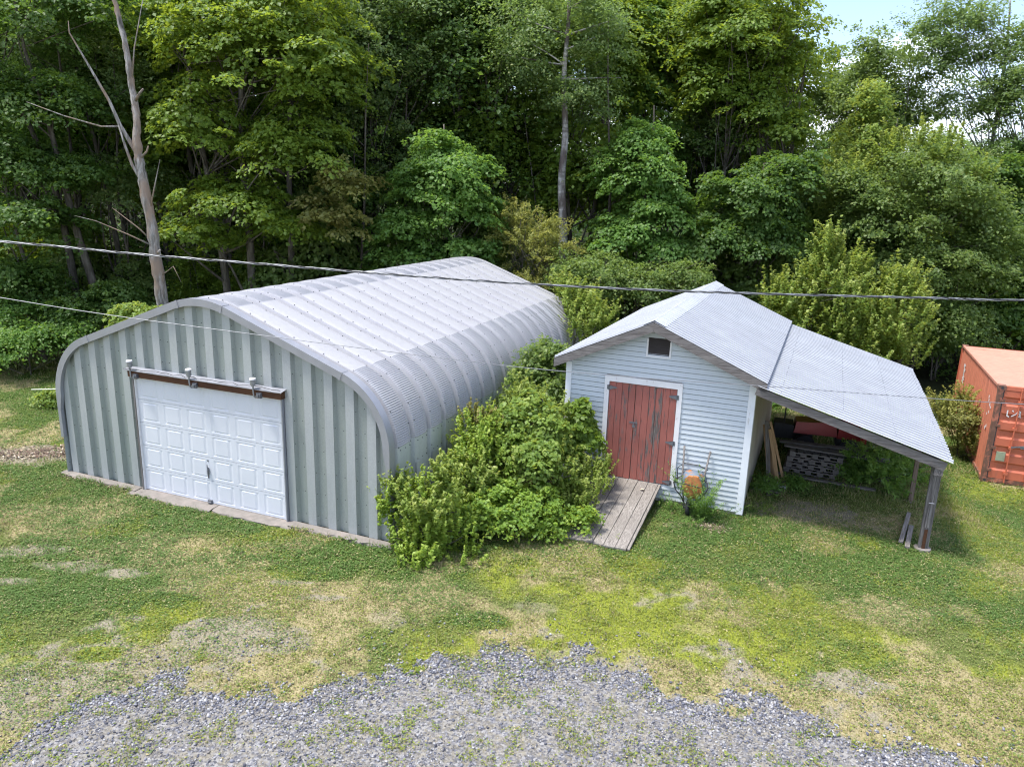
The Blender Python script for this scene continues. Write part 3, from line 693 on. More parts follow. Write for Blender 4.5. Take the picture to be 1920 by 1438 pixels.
# ----- roof
RL0, RLZ = -.24, 3.10; RR0, RRZ = 4.33, 3.085; RZ = 4.11; V0r, V1r = -.36, 8.34
def corr(u0, z0, u1, z1, va, vb, per=.2, amp=.03, name='roof_sheet', parent=None, edge=0., nseg=6, th=.012):
    mb = MB(); n = int(round((vb-va)/per)); prof = [(0, 0), (.36, .06), (.42, 1), (.5, 1.1), (.66, 1.1), (.75, 1), (.83, 0)]
    vv = [(va+(k+t)*per, h) for k in range(n) for t, h in prof]+[(vb, 0)]
    nx_ = -(z1-z0); nz_ = (u1-u0); L = math.hypot(nx_, nz_); nx_ /= L; nz_ /= L
    if nz_ < 0: nx_, nz_ = -nx_, -nz_
    P = []
    for i in range(nseg+1):
        t = i/nseg; row = []
        for v, h in vv:
            e = edge*(fbm(np.array([v*.8]), np.array([3.]), 7, 3)[0]-.5)*(1 if i == nseg else 0)
            u = u0+(u1-u0)*t*(1+e); z = z0+(z1-z0)*t*(1+e)
            sg = .012*(fbm(np.array([v*.45+u0]), np.array([t*2.2]), 17, 3)[0]-.5)
            row.append((u+nx_*(amp*h+sg), v, z+nz_*(amp*h+sg)))
        P.append(row)
    if u1 < u0: P = [r[::-1] for r in P]
    mb.grid(P, 0)
    nv = len(vv)-1; hh = [h for v, h in vv]
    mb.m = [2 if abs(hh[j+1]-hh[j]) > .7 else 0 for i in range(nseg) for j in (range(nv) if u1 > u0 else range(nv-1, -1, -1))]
    # fasteners
    return mb
for (u0, z0, u1, z1) in ((UA, RZ, RR0, RRZ), (UA, RZ, RL0, RLZ)):
    mb = corr(u0, z0, u1, z1, V0r, V1r)
    nx_, nz_ = -(z1-z0), (u1-u0); L = math.hypot(nx_, nz_); nn = (nx_/L, 0, nz_/L)
    if nn[2] < 0: nn = (-nn[0], 0, -nn[2])
    for t in (.06, .38, .68, .97):
        for k in range(42):
            if R.random() < .8: hexdisc(mb, (u0+(u1-u0)*t+nn[0]*.028, V0r+.116+k*.2, z0+(z1-z0)*t+nn[2]*.017), nn, .010, 1)
    mb.build('roof_sheet', ['galv', 'bolt', 'galv_rib_shade'], shed)
rc = MB(); s1 = (RZ-RRZ)/(RR0-UA); s2 = (RZ-RLZ)/(UA-RL0)
rc.grid([[(UA-.24, v, RZ-.24*s2+.022), (UA-.03, v, RZ+.03-.03*s2), (UA, v, RZ+.037), (UA+.03, v, RZ+.03-.03*s1), (UA+.24, v, RZ-.24*s1+.024), (UA+.245, v, RZ-.245*s1+.006)][::-1] for v in (V0r+.02, 2., 2.001, 5., 8.42)], 0)
rc.build('ridge_cap', ['galv'], shed)
for (u0, z0, u1, z1, s) in ((UA, RZ, RR0, RRZ, 1), (UA, RZ, RL0, RLZ, -1)):
    bb = MB(); n = 12; P = []
    H = .20
    for i in range(n+1):
        t = i/n; u = u0+(u1-u0)*t; z = z0+(z1-z0)*t-.012; j = R.uniform(-.004, .006)
        if i == 0: u += .003*s
        P.append([(u, V0r+.045, z+j), (u, V0r+.005, z+j), (u, V0r+.005, z-H+R.uniform(-.003, .003)), (u, V0r+.045, z-H), (u, V0r+.045, z+j)])
    bb.grid(P if s > 0 else [r[::-1] for r in P], 0)
    e = P[-1]; bb.add(e[:4], [(0, 1, 2, 3)], 0)
    bb.build('barge_board', ['wood_x'], shed)
# second rafters/soffit nailers behind the barge
sf = MB()
for v in (.5, 2.5, 4.5, 6.5, 8.2):
    for (u1, z1) in ((RR0-.05, RRZ-.03), (RL0+.05, RLZ-.03)): sf.beam((UA, v, RZ-.09), (u1, v, z1-.06), .045, .11)
sf.box(UA-.02, UA+.02, V0r+.05, 8.3, RZ-.2, RZ-.05)
sf.build('rafter', ['wood_x'], shed)
# ----- lean-to: its roof belongs to the shed, its posts are things
LU1, LZ1 = 7.79, 1.985; LU0, LZ0 = 4.16, 3.02; LV0, LV1 = -.40, 8.34
mb = corr(LU0, LZ0, LU1, LZ1, LV0, LV1, edge=.02)
nn = Vector((LZ0-LZ1, 0, LU1-LU0)).normalized()
for t in (.12, .45, .72, .97):
    for k in range(42):
        if R.random() < .7: hexdisc(mb, (LU0+(LU1-LU0)*t+nn.x*.028, LV0+.116+k*.2, LZ0+(LZ1-LZ0)*t+nn.z*.028), nn, .010, 1)
mb.build('lean_to_roof', ['galv', 'bolt', 'galv_rib_shade'], shed)
lb = MB(); lb.beam((4.13, -.33, 2.905), (7.67, -.33, 1.885), .05, .17); lb.build('front_rafter', ['wood_x'], shed)
lb = MB()
for v in (1.2, 2.6, 4.1, 5.6, 7.0, 8.2): lb.beam((4.1, v, 2.93), (7.7, v, 1.90), .045, .13)
lb.build('roof_rafter', ['wood_x'], shed)
lb = MB(); lb.box(7.5, 7.6, -.33, 8.3, 1.69, 1.85); lb.box(7.605, 7.645, -.34, 8.3, 1.70, 1.86); lb.build('eave_beam', ['wood_y'], shed)
def sp(u, v, z=0.): return (SX+u*cos(SA)-v*sin(SA), SY+u*sin(SA)+v*cos(SA), z)
def sgz(u, v): x, y, _ = sp(u, v); return float(gz(x, y))
for i, (v, lab) in enumerate(((.06, 'grey weathered double post carrying the front corner of the lean-to roof'), (2.7, 'thin brown post under the lean-to roof, behind the front corner post'),
                              (5.5, 'shaded timber post under the lean-to eave among the ferns'), (8.1, 'rearmost timber post under the lean-to roof'))):
    g0 = sgz(7.6, v); x, y, _ = sp(7.58, v); g0 = 0 if i == 0 else g0
    t = empty('post', (x, y, g0), SA, lab, 'post', 'posts holding up the lean-to roof')
    p_ = MB(); h = 1.69-g0
    if i == 0:
        p_.box(-.075, .015, -.07, .06, 0, h, 0, .004); p_.build('main_timber', ['wood_z'], t)
        p_ = MB(); p_.box(.019, .105, -.055, .05, 0, h+.02, 0, .004); p_.build('side_timber', ['wood_z'], t)
        p_ = MB(); p_.box(-.03, .045, -.10, -.073, .5, h-.1, 0, .003); p_.build('nailed_board', ['wood_z'], t)
        p_ = MB(); p_.box(-.02, .04, -.092, -.073, 0.02, .45, 0, .003); p_.build('lower_board', ['brown_wood'], t)
        p_ = MB(); p_.tube([(-.035, -.105, 1.02), (.06, -.107, 1.025)], .008, 5); p_.build('tie_wire', ['wpaint'], t)
        p_ = MB(); p_.tube([(.01, 0, -.1), (.01, 0, .03), (.01, 0, .045)], [.17, .16, .13], 12); p_.build('concrete_footing', ['concrete'], t)
    else:
        p_.box(-.05, .045, -.05, .045, 0, h, 0, .006); p_.build('timber', ['post_wood' if i == 1 else 'wood_z'], t)
        p_ = MB(); p_.tube([(0, 0, -.1), (0, 0, .02)], .12, 10); p_.build('concrete_footing', ['concrete'], t)

# ----- ramp
ra = empty('ramp', sp(1.5, -1.4), SA, 'grey weathered plank ramp leading up to the red shed doors', 'ramp')
u = .66; k = 0
while u < 2.26:
    wd = R.choice([.225, .235, .22]); wd = min(wd, 2.32-u); 
    a, b_ = u+.006, u+wd-.006
    m_ = MB(); y1 = -.02; y0 = -2.74+R.uniform(-.04, .04); za, zb2 = .415, .05
    z1o, z0o = R.uniform(-.006, .006), R.uniform(-.008, .008); n = 8; P = []
    for i in range(n+1):
        t = i/n; y = y1+(y0-y1)*t; z = za+(zb2-za)*t+z1o+(z0o-z1o)*t-.012*sin(pi*t)
        e = R.uniform(-.003, .003)
        P.append([(a+e-1.5, y+1.4, z-.035), (a+e-1.5, y+1.4, z-.003), (a+e+.006-1.5, y+1.4, z), (b_+e-.006-1.5, y+1.4, z+R.uniform(-.002, .002)), (b_+e-1.5, y+1.4, z-.003), (b_+e-1.5, y+1.4, z-.035)])
    m_.grid([r[::-1] for r in P][::-1] if 0 else P, 0); m_.add(P[-1], [(0, 1, 2, 3, 4, 5)], 0); m_.add(P[0], [(5, 4, 3, 2, 1, 0)], 0)
    o = m_.build('plank', ['ramp_wood'], ra); u += wd
st = MB()
for x in (.75, 1.5, 2.2): st.hexa([(x-1.52, 1.3, 0), (x-1.47, 1.3, 0), (x-1.47, -1.0, -.02), (x-1.52, -1.0, -.02)][::-1]+[(x-1.52, 1.3, .36), (x-1.47, 1.3, .36), (x-1.47, -1.0, .04), (x-1.52, -1.0, .04)][::-1])
st.build('stringer', ['wood_y'], ra)
lfp = sp(1.98, -.42)
l = MB(); l.add([(-.05, -.02, .0), (.0, -.05, .012), (.055, -.015, .004), (.03, .02, .016), (.02, .05, .0), (-.015, .02, .014)], [(0, 1, 2, 3, 4, 5)])
o = l.build('dead_leaf', ['deadleaf'], None); o.location = (lfp[0], lfp[1], .383); o.rotation_euler = (-.14, 0, SA); tagit(o, 'pale curled dead leaf lying near the top of the plank ramp', 'leaf')

# ----- wheelbarrow stood on its wheel against the wall
wb = empty('wheelbarrow', sp(3.02, -.42), SA, 'old rusty wheelbarrow stood on its wheel against the shed wall', 'wheelbarrow')
h = MB(); h.tube([(-.26, .36, 1.42), (-.22, .22, .75), (-.09, -.02, .12)], [.019, .021, .022], 8); h.build('handle', ['wood_z'], wb, True)
h = MB(); h.tube([(.30, .36, 1.38), (.23, .22, .75), (.09, -.02, .12)], [.019, .021, .022], 8); h.build('handle', ['wood_z'], wb, True)
# tub, underside towards the yard
def ringt(y, z0, z1, wx, cx, n=20, sq=.35):
    r = []
    for k in range(n):
        a = 2*pi*k/n; ca, sa = cos(a), sin(a); e = .6
        r.append((cx+wx*math.copysign(abs(ca)**e, ca), y, (z0+z1)/2+(z1-z0)/2*math.copysign(abs(sa)**e, sa)))
    return r
tb = MB(); rr = [ringt(.34, .36, .90, .27, .02), ringt(.30, .35, .91, .28, .02), ringt(.16, .38, .90, .23, .02), ringt(.06, .40, .84, .19, .02)]
tb.grid([r+[r[0]] for r in rr], 0); tb.add(rr[-1], [tuple(range(20))], 0)
tb.build('tub', ['tub'], wb, True)
ru = MB(); vs = [(.04+.20*cos(2*pi*k/18)*(1+.10*sin(3*k)), .05-.05, .62+.27*sin(2*pi*k/18)*(1+.1*cos(2*k))) for k in range(18)]
vs2 = [(.02+.10*cos(2*pi*k/18), -.02, .60+.14*sin(2*pi*k/18)) for k in range(18)]
vs3 = [(x, .07, z) for x, y, z in vs]
ru.grid([vs3+[vs3[0]], vs+[vs[0]], vs2+[vs2[0]]]); ru.add(vs2, [tuple(range(18))]); ru.build('rusted_pan', ['rust'], wb)
lg = MB()
lg.tube([(-.20, .18, .80), (-.32, .05, .76), (-.36, -.02, .68), (-.30, -.02, .52), (-.18, .02, .38), (-.12, .02, .25)], .013, 7)
lg.tube([(-.36, -.02, .70), (-.1, -.05, .70), (.2, -.05, .67), (.34, -.02, .66)], .012, 7)
lg.tube([(.22, .18, .80), (.34, .05, .76), (.37, -.02, .66), (.30, -.02, .50), (.18, .02, .36), (.12, .02, .25)], .013, 7)
lg.tube([(-.30, .10, .70), (-.34, .2, .95), (-.22, .31, 1.04), (.1, .33, 1.03), (.3, .31, .96)], .010, 6)
lg.build('leg_frame', ['black'], wb, True)
wh = MB(); cx, cy, cz, Rw, rw_ = .0, -.03, .185, .135, .048; P = []
for i in range(21):
    a = 2*pi*i/20; P.append([(cx+rw_*.95*cos(b), cy+(Rw+rw_*sin(b))*cos(a), cz+(Rw+rw_*sin(b))*sin(a)) for b in [2*pi*j/10 for j in range(11)]])
wh.grid(P, 0); wo = wh.build('wheel', ['black'], wb, True)
rm = MB(); rm.tube([(cx-.025, cy, cz), (cx+.025, cy, cz)], .095, 14); rm.tube([(cx-.1, cy, cz), (cx+.1, cy, cz)], .012, 8); rm.build('rim', ['iron'], wo)

# ----- under the lean-to
def obox(name, lab, cat, u, v, z, sx_, sy_, sz_, rz, mat, grp=None, tilt=(0, 0), j=.005):
    b_ = MB(); b_.box(-sx_/2, sx_/2, -sy_/2, sy_/2, -sz_/2, sz_/2, 0, j)
    o = b_.build(name, [mat]); o.location = sp(u, v, z); o.rotation_euler = (tilt[0], tilt[1], SA+rz); return tagit(o, lab, cat, grp)
def pallet(u, v, z, rz, lab, tilt=(0, 0)):
    t = empty('pallet', sp(u, v, z), SA+rz, lab, 'pallet', 'pallets stacked under the lean-to'); t.rotation_euler = (tilt[0], tilt[1], SA+rz)
    for k in range(7):
        b_ = MB(); x = -.6+k*.185; b_.box(x, x+.12, -.5, .5, .125, .143, 0, .002); b_.build('deck_board', ['wood_y'], t)
    for y in (-.46, 0, .46):
        b_ = MB()
        b_.box(-.6, .63, y-.022, y+.022, .018, .035, 0); b_.box(-.6, .63, y-.022, y+.022, .095, .124, 0)
        for x in (-.6, -.35, -.08, .2, .49): b_.box(x, x+.14, y-.022, y+.022, .035, .095, 0)
        b_.build('stringer', ['wood_x'], t)
    for k in range(4):
        b_ = MB(); x = -.6+k*.37; b_.box(x, x+.12, -.5, .5, 0, .017, 0, .001); b_.build('bottom_board', ['wood_y'], t)
    return t
gA = sgz(5.4, 3.2)
for k in range(4):
    pallet(5.35+.03*k, 3.75, .02+.146*k, .04*(k % 2)-.02, ['grey pallet at the bottom of the stack under the lean-to', 'second pallet up in the stack under the lean-to', 'third pallet up in the stack under the lean-to', 'topmost grey pallet of the stack under the lean-to'][k])
pallet(6.55, 4.1, .02, .08, 'grey pallet lying to the right of the pallet stack, ferns beside it'); 
obox('timber_board', 'long grey board lying across the top of the pallets', 'board', 5.9, 3.55, .635, 2.4, .24, .04, -.05, 'wood_x', 'boards under the lean-to')
obox('timber_board', 'second grey board behind the long one on the pallets', 'board', 5.6, 3.95, .64, 2.1, .2, .04, .1, 'wood_x', 'boards under the lean-to')
obox('timber_board', 'long weathered board on the ground in front of the pallets', 'board', 5.6, 2.95, .06, 2.5, .12, .05, -.04, 'wood_x', 'boards under the lean-to')
obox('timber_board', 'dark short board lying on the ground beside the shed wall', 'board', 4.45, 1.75, .05, .55, .16, .04, .05, 'wood_x', 'boards under the lean-to')
labs = ['widest tan board leaning on the shed side wall', 'short split tan board leaning on the shed side wall', 'narrow tan batten leaning on the shed side wall, rightmost', 'dark edged tan board leaning behind the others', 'tan board leaning in the middle of the bundle']
for k, (x, wd, h, tx) in enumerate(((0., .15, 1.5, .19), (.12, .10, 1.25, .16), (.36, .05, 1.65, .30), (-.04, .10, 1.6, .12), (.22, .085, 1.45, .24))):
    b_ = MB(); b_.box(-wd/2, wd/2, -.014, .014, 0, h, 0, .006)
    o = b_.build('leaning_board', ['new_wood' if k != 3 else 'wood_z']); o.location = sp(4.42+x*.9+.1, 2.35-.08*k+.05, .03); o.rotation_euler = (.10-.06*k*.3, -tx, SA+.15-.07*k); tagit(o, labs[k], 'board', 'boards leaning on the shed wall')
ps = MB(); P = []
for i in range(9):
    P.append([(-.28+.07*i, -.16+.08*j, .05+.07*sin(i*1.1+j)*cos(j*1.7)+.05*R.random()-abs(i-4)*.008) for j in range(5)])
ps.grid(P); o = ps.build('plastic_sheet', ['plastic']); o.location = sp(4.62, 1.95, .09); o.rotation_euler = (0, .08, SA-.2); tagit(o, 'crumpled clear plastic sheet at the foot of the leaning boards', 'plastic sheet')
# red machine
rmx = empty('red_machine', sp(5.55, 5.5, .0), SA+.1, 'red farm machine with a slanting red arm parked under the lean-to', 'machine')
b_ = MB(); b_.hexa([(-.75, -.35, .55), (.35, -.35, .55), (.35, .35, .55), (-.75, .35, .55), (-.7, -.3, .85), (.3, -.3, .92), (.3, .3, .92), (-.7, .3, .85)]); b_.build('body', ['redmetal'], rmx)
b_ = MB(); b_.hexa([(.35, -.3, .5), (.95, -.3, .5), (.95, .3, .5), (.35, .3, .5), (.45, -.26, 1.3), (.72, -.26, 1.35), (.72, .26, 1.35), (.45, .26, 1.3)]); b_.build('chute', ['redmetal'], rmx)
b_ = MB(); b_.tube([(.55, -.42, 1.45), (.75, -.46, 1.15), (.98, -.48, .66)], .035, 8); b_.build('arm', ['redmetal'], rmx, True)
b_ = MB(); b_.box(.92, 1.06, -.52, -.42, .5, .72, 0, .01); b_.build('arm_bracket', ['redmetal'], rmx)
for x in (-.45, .65):
    for y in (-.42, .42):
        b_ = MB(); b_.tube([(x, y-.07, .27), (x, y+.07, .27)], .27, 18); b_.build('wheel', ['black'], rmx)
b_ = MB(); b_.box(-1.25, -.75, -.3, .3, .35, .75, 0, .02); b_.tube([(-1., -.1, .7), (-1.0, -.1, 1.2), (-1.25, -.1, 1.3)], .02, 6); b_.build('engine', ['black'], rmx)
# two short boards on the grass beside the post
for (p, q, wd, lab) in (((1704, 966), (1688, 1020), .085, 'longer grey board lying on the grass beside the corner post'), ((1708, 990), (1700, 1030), .085, 'shorter grey board lying on the grass nearest the corner post')):
    a = gnd(*p); c = gnd(*q); md = (a+c)/2; L = float(np.linalg.norm(c-a)); b_ = MB(); b_.box(-wd/2, wd/2, -L/2, L/2, 0, .04, 0, .004)
    o = b_.build('loose_board', ['ramp_wood']); o.location = (md[0], md[1], .03); o.rotation_euler = (0, 0, math.atan2(c[1]-a[1], c[0]-a[0])-pi/2); tagit(o, lab, 'board', 'short boards on the grass')
# flat pale stick by the garage, left
a = at(66, 777, 22.2); 
pp = MB(); pp.tube([(at(66, 779, 21)[0], at(66, 779, 21)[1], .62), (at(118, 771, 20)[0], at(118, 771, 20)[1], .95)], .016, 6)
o = pp.build('stick', ['pvc']); tagit(o, 'pale bare stick poking out left of the metal garage', 'stick')

# litter
def litter(name, c, rx, ry, n, cols, lab, rz=0., seed=3, long=.02):
    rg_ = np.random.default_rng(seed); q = rg_.normal(0, .45, (n, 2)); x = c[0]+q[:, 0]*rx*cos(rz)-q[:, 1]*ry*sin(rz); y = c[1]+q[:, 0]*rx*sin(rz)+q[:, 1]*ry*cos(rz)
    z = gz(x, y)+rg_.uniform(.005, .05, n); C = np.stack([x, y, z], -1); a = rg_.uniform(0, 2*pi, n); L = rg_.uniform(.5, 1.6, n)*long; W = L*rg_.uniform(.12, .7, n)
    T = np.stack([np.cos(a), np.sin(a), rg_.normal(0, .25, n)], -1); S = np.stack([-np.sin(a), np.cos(a), rg_.normal(0, .3, n)], -1)
    P = np.stack([C-T*L[:, None], C-S*W[:, None], C+T*L[:, None], C+S*W[:, None]], 1).reshape(-1, 3)
    k = rg_.integers(0, len(cols), n); cc = np.array(cols)[k]*rg_.uniform(.7, 1.2, (n, 1)); cc = np.repeat(np.concatenate([cc, np.ones((n, 1))], -1)[:, None], 4, 1).reshape(-1, 4)
    tagit(npmesh(name, P, np.arange(4*n).reshape(-1, 4), bpy.data.materials['stone'], None, {'col': ('FLOAT_COLOR', cc)}), lab, 'litter', kind='stuff')
BR = [(.10, .055, .035), (.17, .11, .075), (.30, .22, .15), (.06, .04, .03), (.42, .35, .26)]
litter('leaf_litter', gnd(75, 850), 1.5, .55, 2600, BR, 'patch of brown dead leaves and twigs on the grass left of the garage', .15, 3, .03)
litter('straw_litter', gnd(1095, 1003), .6, .3, 900, BR[1:], 'dry straw and twigs at the lower left corner of the ramp', -.4, 4, .03)
litter('straw_litter', gnd(1335, 990), .45, .22, 500, BR[1:], 'dry clippings on the grass below the shed corner', -.4, 5, .02)
litter('leaf_litter', gnd(170, 905), 1.1, .12, 700, BR, 'dead leaves along the foot of the garage front wall, left of the door', -.37, 6, .02)

# ================================================================== CONTAINER
KZ = -.29
con = empty('shipping_container', (KX, KY, KZ), KA, 'rusty orange shipping container standing on the grass at the right', 'container')
KW, KL, KH = 2.44, 6.05, 2.59
def post(x, y):
    p_ = MB(); p_.box(x, x+.12, y, y+.12, .12, KH-.12); p_.build('corner_post', ['orust' if y < 1 and x < 1 else 'orange'], con)
for x in (0, KW-.12):
    for y in (0, KL-.12): post(x, y)
for x in (0, KW-.165):
    for y in (0, KL-.17):
        for z in (0, KH-.118):
            c_ = MB(); X0, Y0 = x-.004, y-.006
            c_.box(X0, X0+.172, Y0, Y0+.178, z, z+.118, 0, .002)
            if y < 1: c_.tube([(x+.08, -.0075, z+.06), (x+.08, -.009, z+.06)], .035, 12, 1)
            if x < 1: c_.tube([(-.0055, y+.085, z+.06), (-.007, y+.085, z+.06)], .03, 10, 1)
            c_.build('corner_casting', ['orust', 'bolt'], con)
b_ = MB()
b_.box(.12, KW-.12, .004, .10, .02, .13); b_.build('door_sill', ['orust'], con)
b_ = MB(); b_.box(.168, KW-.168, .004, .12, KH-.115, KH-.01); b_.build('door_header_rail', ['orange'], con)
def ribs(mb, n, L0, L1, f, dpt=.036, m=0):
    per = (L1-L0)/n; out = []
    for k in range(n):
        a = L0+k*per
        out += [(a, 0), (a+per*.26, 0), (a+per*.5, dpt), (a+per*.76, dpt)]
    out.append((L1, 0)); return out
for side, x in (('L', .03), ('R', KW-.03)):
    mb = MB(); rb = ribs(mb, 24, .12, KL-.12, None)
    s = 1 if side == 'L' else -1
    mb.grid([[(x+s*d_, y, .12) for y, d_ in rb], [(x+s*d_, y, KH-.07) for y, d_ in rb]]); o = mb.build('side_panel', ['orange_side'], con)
    if side == 'L':
        # remains of painted lettering
        fl = MB()
        def flake(y0, z0, w_, h_, rot=0):
            k = 7; yy = [(y0+(w_*cos(2*pi*i/k+rot))*R.uniform(.5, 1), z0+h_*sin(2*pi*i/k+rot)*R.uniform(.5, 1)) for i in range(k)]
            dd = .001
            fl.add([(x-.004, a, b2) for a, b2 in yy], [tuple(range(k))])
        for zz in np.arange(1.55, 2.15, .06): flake(5.1+.22*abs(zz-1.85)*R.choice([-1, 1]), zz, .13, .05); flake(5.1+R.uniform(-.2, .2), zz, .07, .045)
        for zz, yy in ((1.98, .95), (1.9, .75), (1.85, .62), (1.7, .72), (1.62, .9), (1.25, .8), (1.32, .72), (2.05, 1.0)): flake(yy, zz, .07, .06)
        fl.build('flaked_lettering', ['wpaint'], o)
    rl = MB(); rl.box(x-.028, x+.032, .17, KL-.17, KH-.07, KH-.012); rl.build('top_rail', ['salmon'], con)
    rl = MB(); rl.box(x-.028, x+.032, .17, KL-.17, .0, .12); rl.build('bottom_rail', ['orust'], con)
mb = MB(); mb.add([(.03, KL-.04, .1), (KW-.03, KL-.04, .1), (KW-.03, KL-.04, KH-.03), (.03, KL-.04, KH-.03)], [(3, 2, 1, 0)]); mb.build('end_panel', ['orange'], con)
mb = MB(); out = []
nr = 22; per = (KL-.3)/nr
for k in range(nr): a = .15+k*per; out += [(a, 0), (a+per*.3, 0), (a+per*.5, .02), (a+per*.8, .02)]
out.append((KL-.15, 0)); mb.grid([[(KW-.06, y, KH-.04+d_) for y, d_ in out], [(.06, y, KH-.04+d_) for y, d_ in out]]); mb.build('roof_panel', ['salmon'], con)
for k, (xa, xb) in enumerate(((.13, KW/2-.006), (KW/2+.006, KW-.13))):
    mb = MB(); zs = [.14, .26]
    rows = [(.14, 0), (.30, 0)]
    for q in range(5):
        a = .30+q*.43; rows += [(a+.05, 0), (a+.10, .038), (a+.24, .038), (a+.29, 0)]
    rows += [(KH-.28, 0), (KH-.125, 0)]
    fr = .11
    mb.grid([[(xx, .012+(d_ if xa+.1 < xx < xb-.1 else 0), z) for xx in (xa, xa+fr, xa+fr+.03, xb-fr-.03, xb-fr, xb)] for z, d_ in rows][::-1])
    d_o = mb.build('cargo_door', ['orange'], con)
    gk = MB(); gk.box(xa-.012, xa+.01, .0, .02, .14, KH-.125) if k == 0 else gk.box(xb-.01, xb+.012, .0, .02, .14, KH-.125); gk.build('door_gasket', ['black'], d_o)
    for rx in (xa+.38, xb-.25):
        rd = MB(); rd.tube([(rx, -.03, .06), (rx, -.03, KH-.05)], .017, 8)
        for zz in (.3, 1.0, 1.5, 2.2): rd.box(rx-.045, rx+.045, -.045, .011, zz-.03, zz+.03)
        ro = rd.build('lock_rod', ['orange'], d_o)
        hd_ = MB(); hd_.beam((rx, -.055, 1.03), (rx+.33, -.055, 1.10), .02, .035); hd_.box(rx+.2, rx+.3, -.06, .011, 1.02, 1.07); hd_.build('door_handle', ['iron'], ro)
    for zz in (.35, .95, 1.55, 2.2):
        hg = MB(); hx = xa-.05 if k == 0 else xb-.06; hg.box(hx, hx+.11, -.014, .011, zz-.035, zz+.035); hg.build('hinge', ['orust'], d_o)
    if k == 0:
        pl = MB(); pl.box(xa+.10, xa+.30, -.004, .03, .62, .86); pl.build('placard', ['placard'], d_o)
        lt = MB(); yv = .008
        def stroke(a, b2, wd=.026):
            a = Vector((a[0], yv, a[1])); b2 = Vector((b2[0], yv, b2[1])); dd = (b2-a).normalized(); s = Vector((dd.z, 0, -dd.x))*wd/2
            lt.add([a-s, b2-s*R.uniform(.5, 1.2), b2+s*R.uniform(.5, 1.2), a+s], [(0, 1, 2, 3)])
        B = xa+.16; Zz = 1.80
        for a, b2 in (((0, .17), (-.0, .03)), ((0, .03), (.05, .0)), ((.10, .18), (.13, .14)), ((.10, .02), (.19, .09)), ((.19, .09), (.235, .17)), ((.235, .17), (.27, .17)), ((.19, .10), (.29, .10)), ((.27, .17), (.28, .01)), ((.25, .04), (.31, .02)), ((.42, .18), (.40, .06)), ((.40, .06), (.43, .0))):
            stroke((B+a[0], Zz+a[1]), (B+b2[0], Zz+b2[1]), .03)
        lt.build('worn_lettering', ['wpaint'], d_o)

# ================================================================== CABLES
def cable(name, px, Yd, rads, lab, twist):
    pts = []
    xs = [p[0] for p in px]; 
    P3 = [Vector(at(x, y, Yd+.0*x)) for x, y in px]
    # smooth catmull
    out = []
    for i in range(len(P3)-1):
        a, b_, c, d_ = P3[max(i-1, 0)], P3[i], P3[i+1], P3[min(i+2, len(P3)-1)]
        for k in range(24):
            t = k/24; out.append(.5*((2*b_)+(-a+c)*t+(2*a-5*b_+4*c-d_)*t*t+(-a+3*b_-3*c+d_)*t**3))
    out.append(P3[-1])
    t_ = empty(name, out[0], 0, lab, 'cable', 'overhead cables crossing the yard')
    o0 = out[0]
    for si, (r, m_, off, ph) in enumerate(rads):
        c = MB(); c.tube([(p-o0)+Vector((0, off*cos(k*twist+ph), off*sin(k*twist+ph))) for k, p in enumerate(out)], r, 6)
        c.build('strand', [m_], t_, True)
cable('cable', [(-700, 400), (0, 453), (250, 476), (500, 496), (750, 516), (1000, 533), (1250, 545), (1500, 553), (1750, 559), (1920, 563), (2600, 566)], 10.5, [(.0085, 'wire_black', .010, 0), (.0085, 'wire', .010, 2.1), (.006, 'wire', .012, 4.2)], None, .75)
bpy.data.objects['cable']['label'] = 'thick twisted overhead cable, the upper of the two wires'
cable('cable', [(-700, 440), (0, 558), (200, 590), (400, 617), (600, 643), (800, 668), (1000, 691), (1250, 712), (1450, 725), (1650, 740), (1920, 758), (2600, 795)], 9.5, [(.0052, 'wire', .0, 0)], None, .5)
bpy.data.objects['cable.001']['label'] = 'thin grey overhead wire, the lower of the two, crossing the garage door wall'
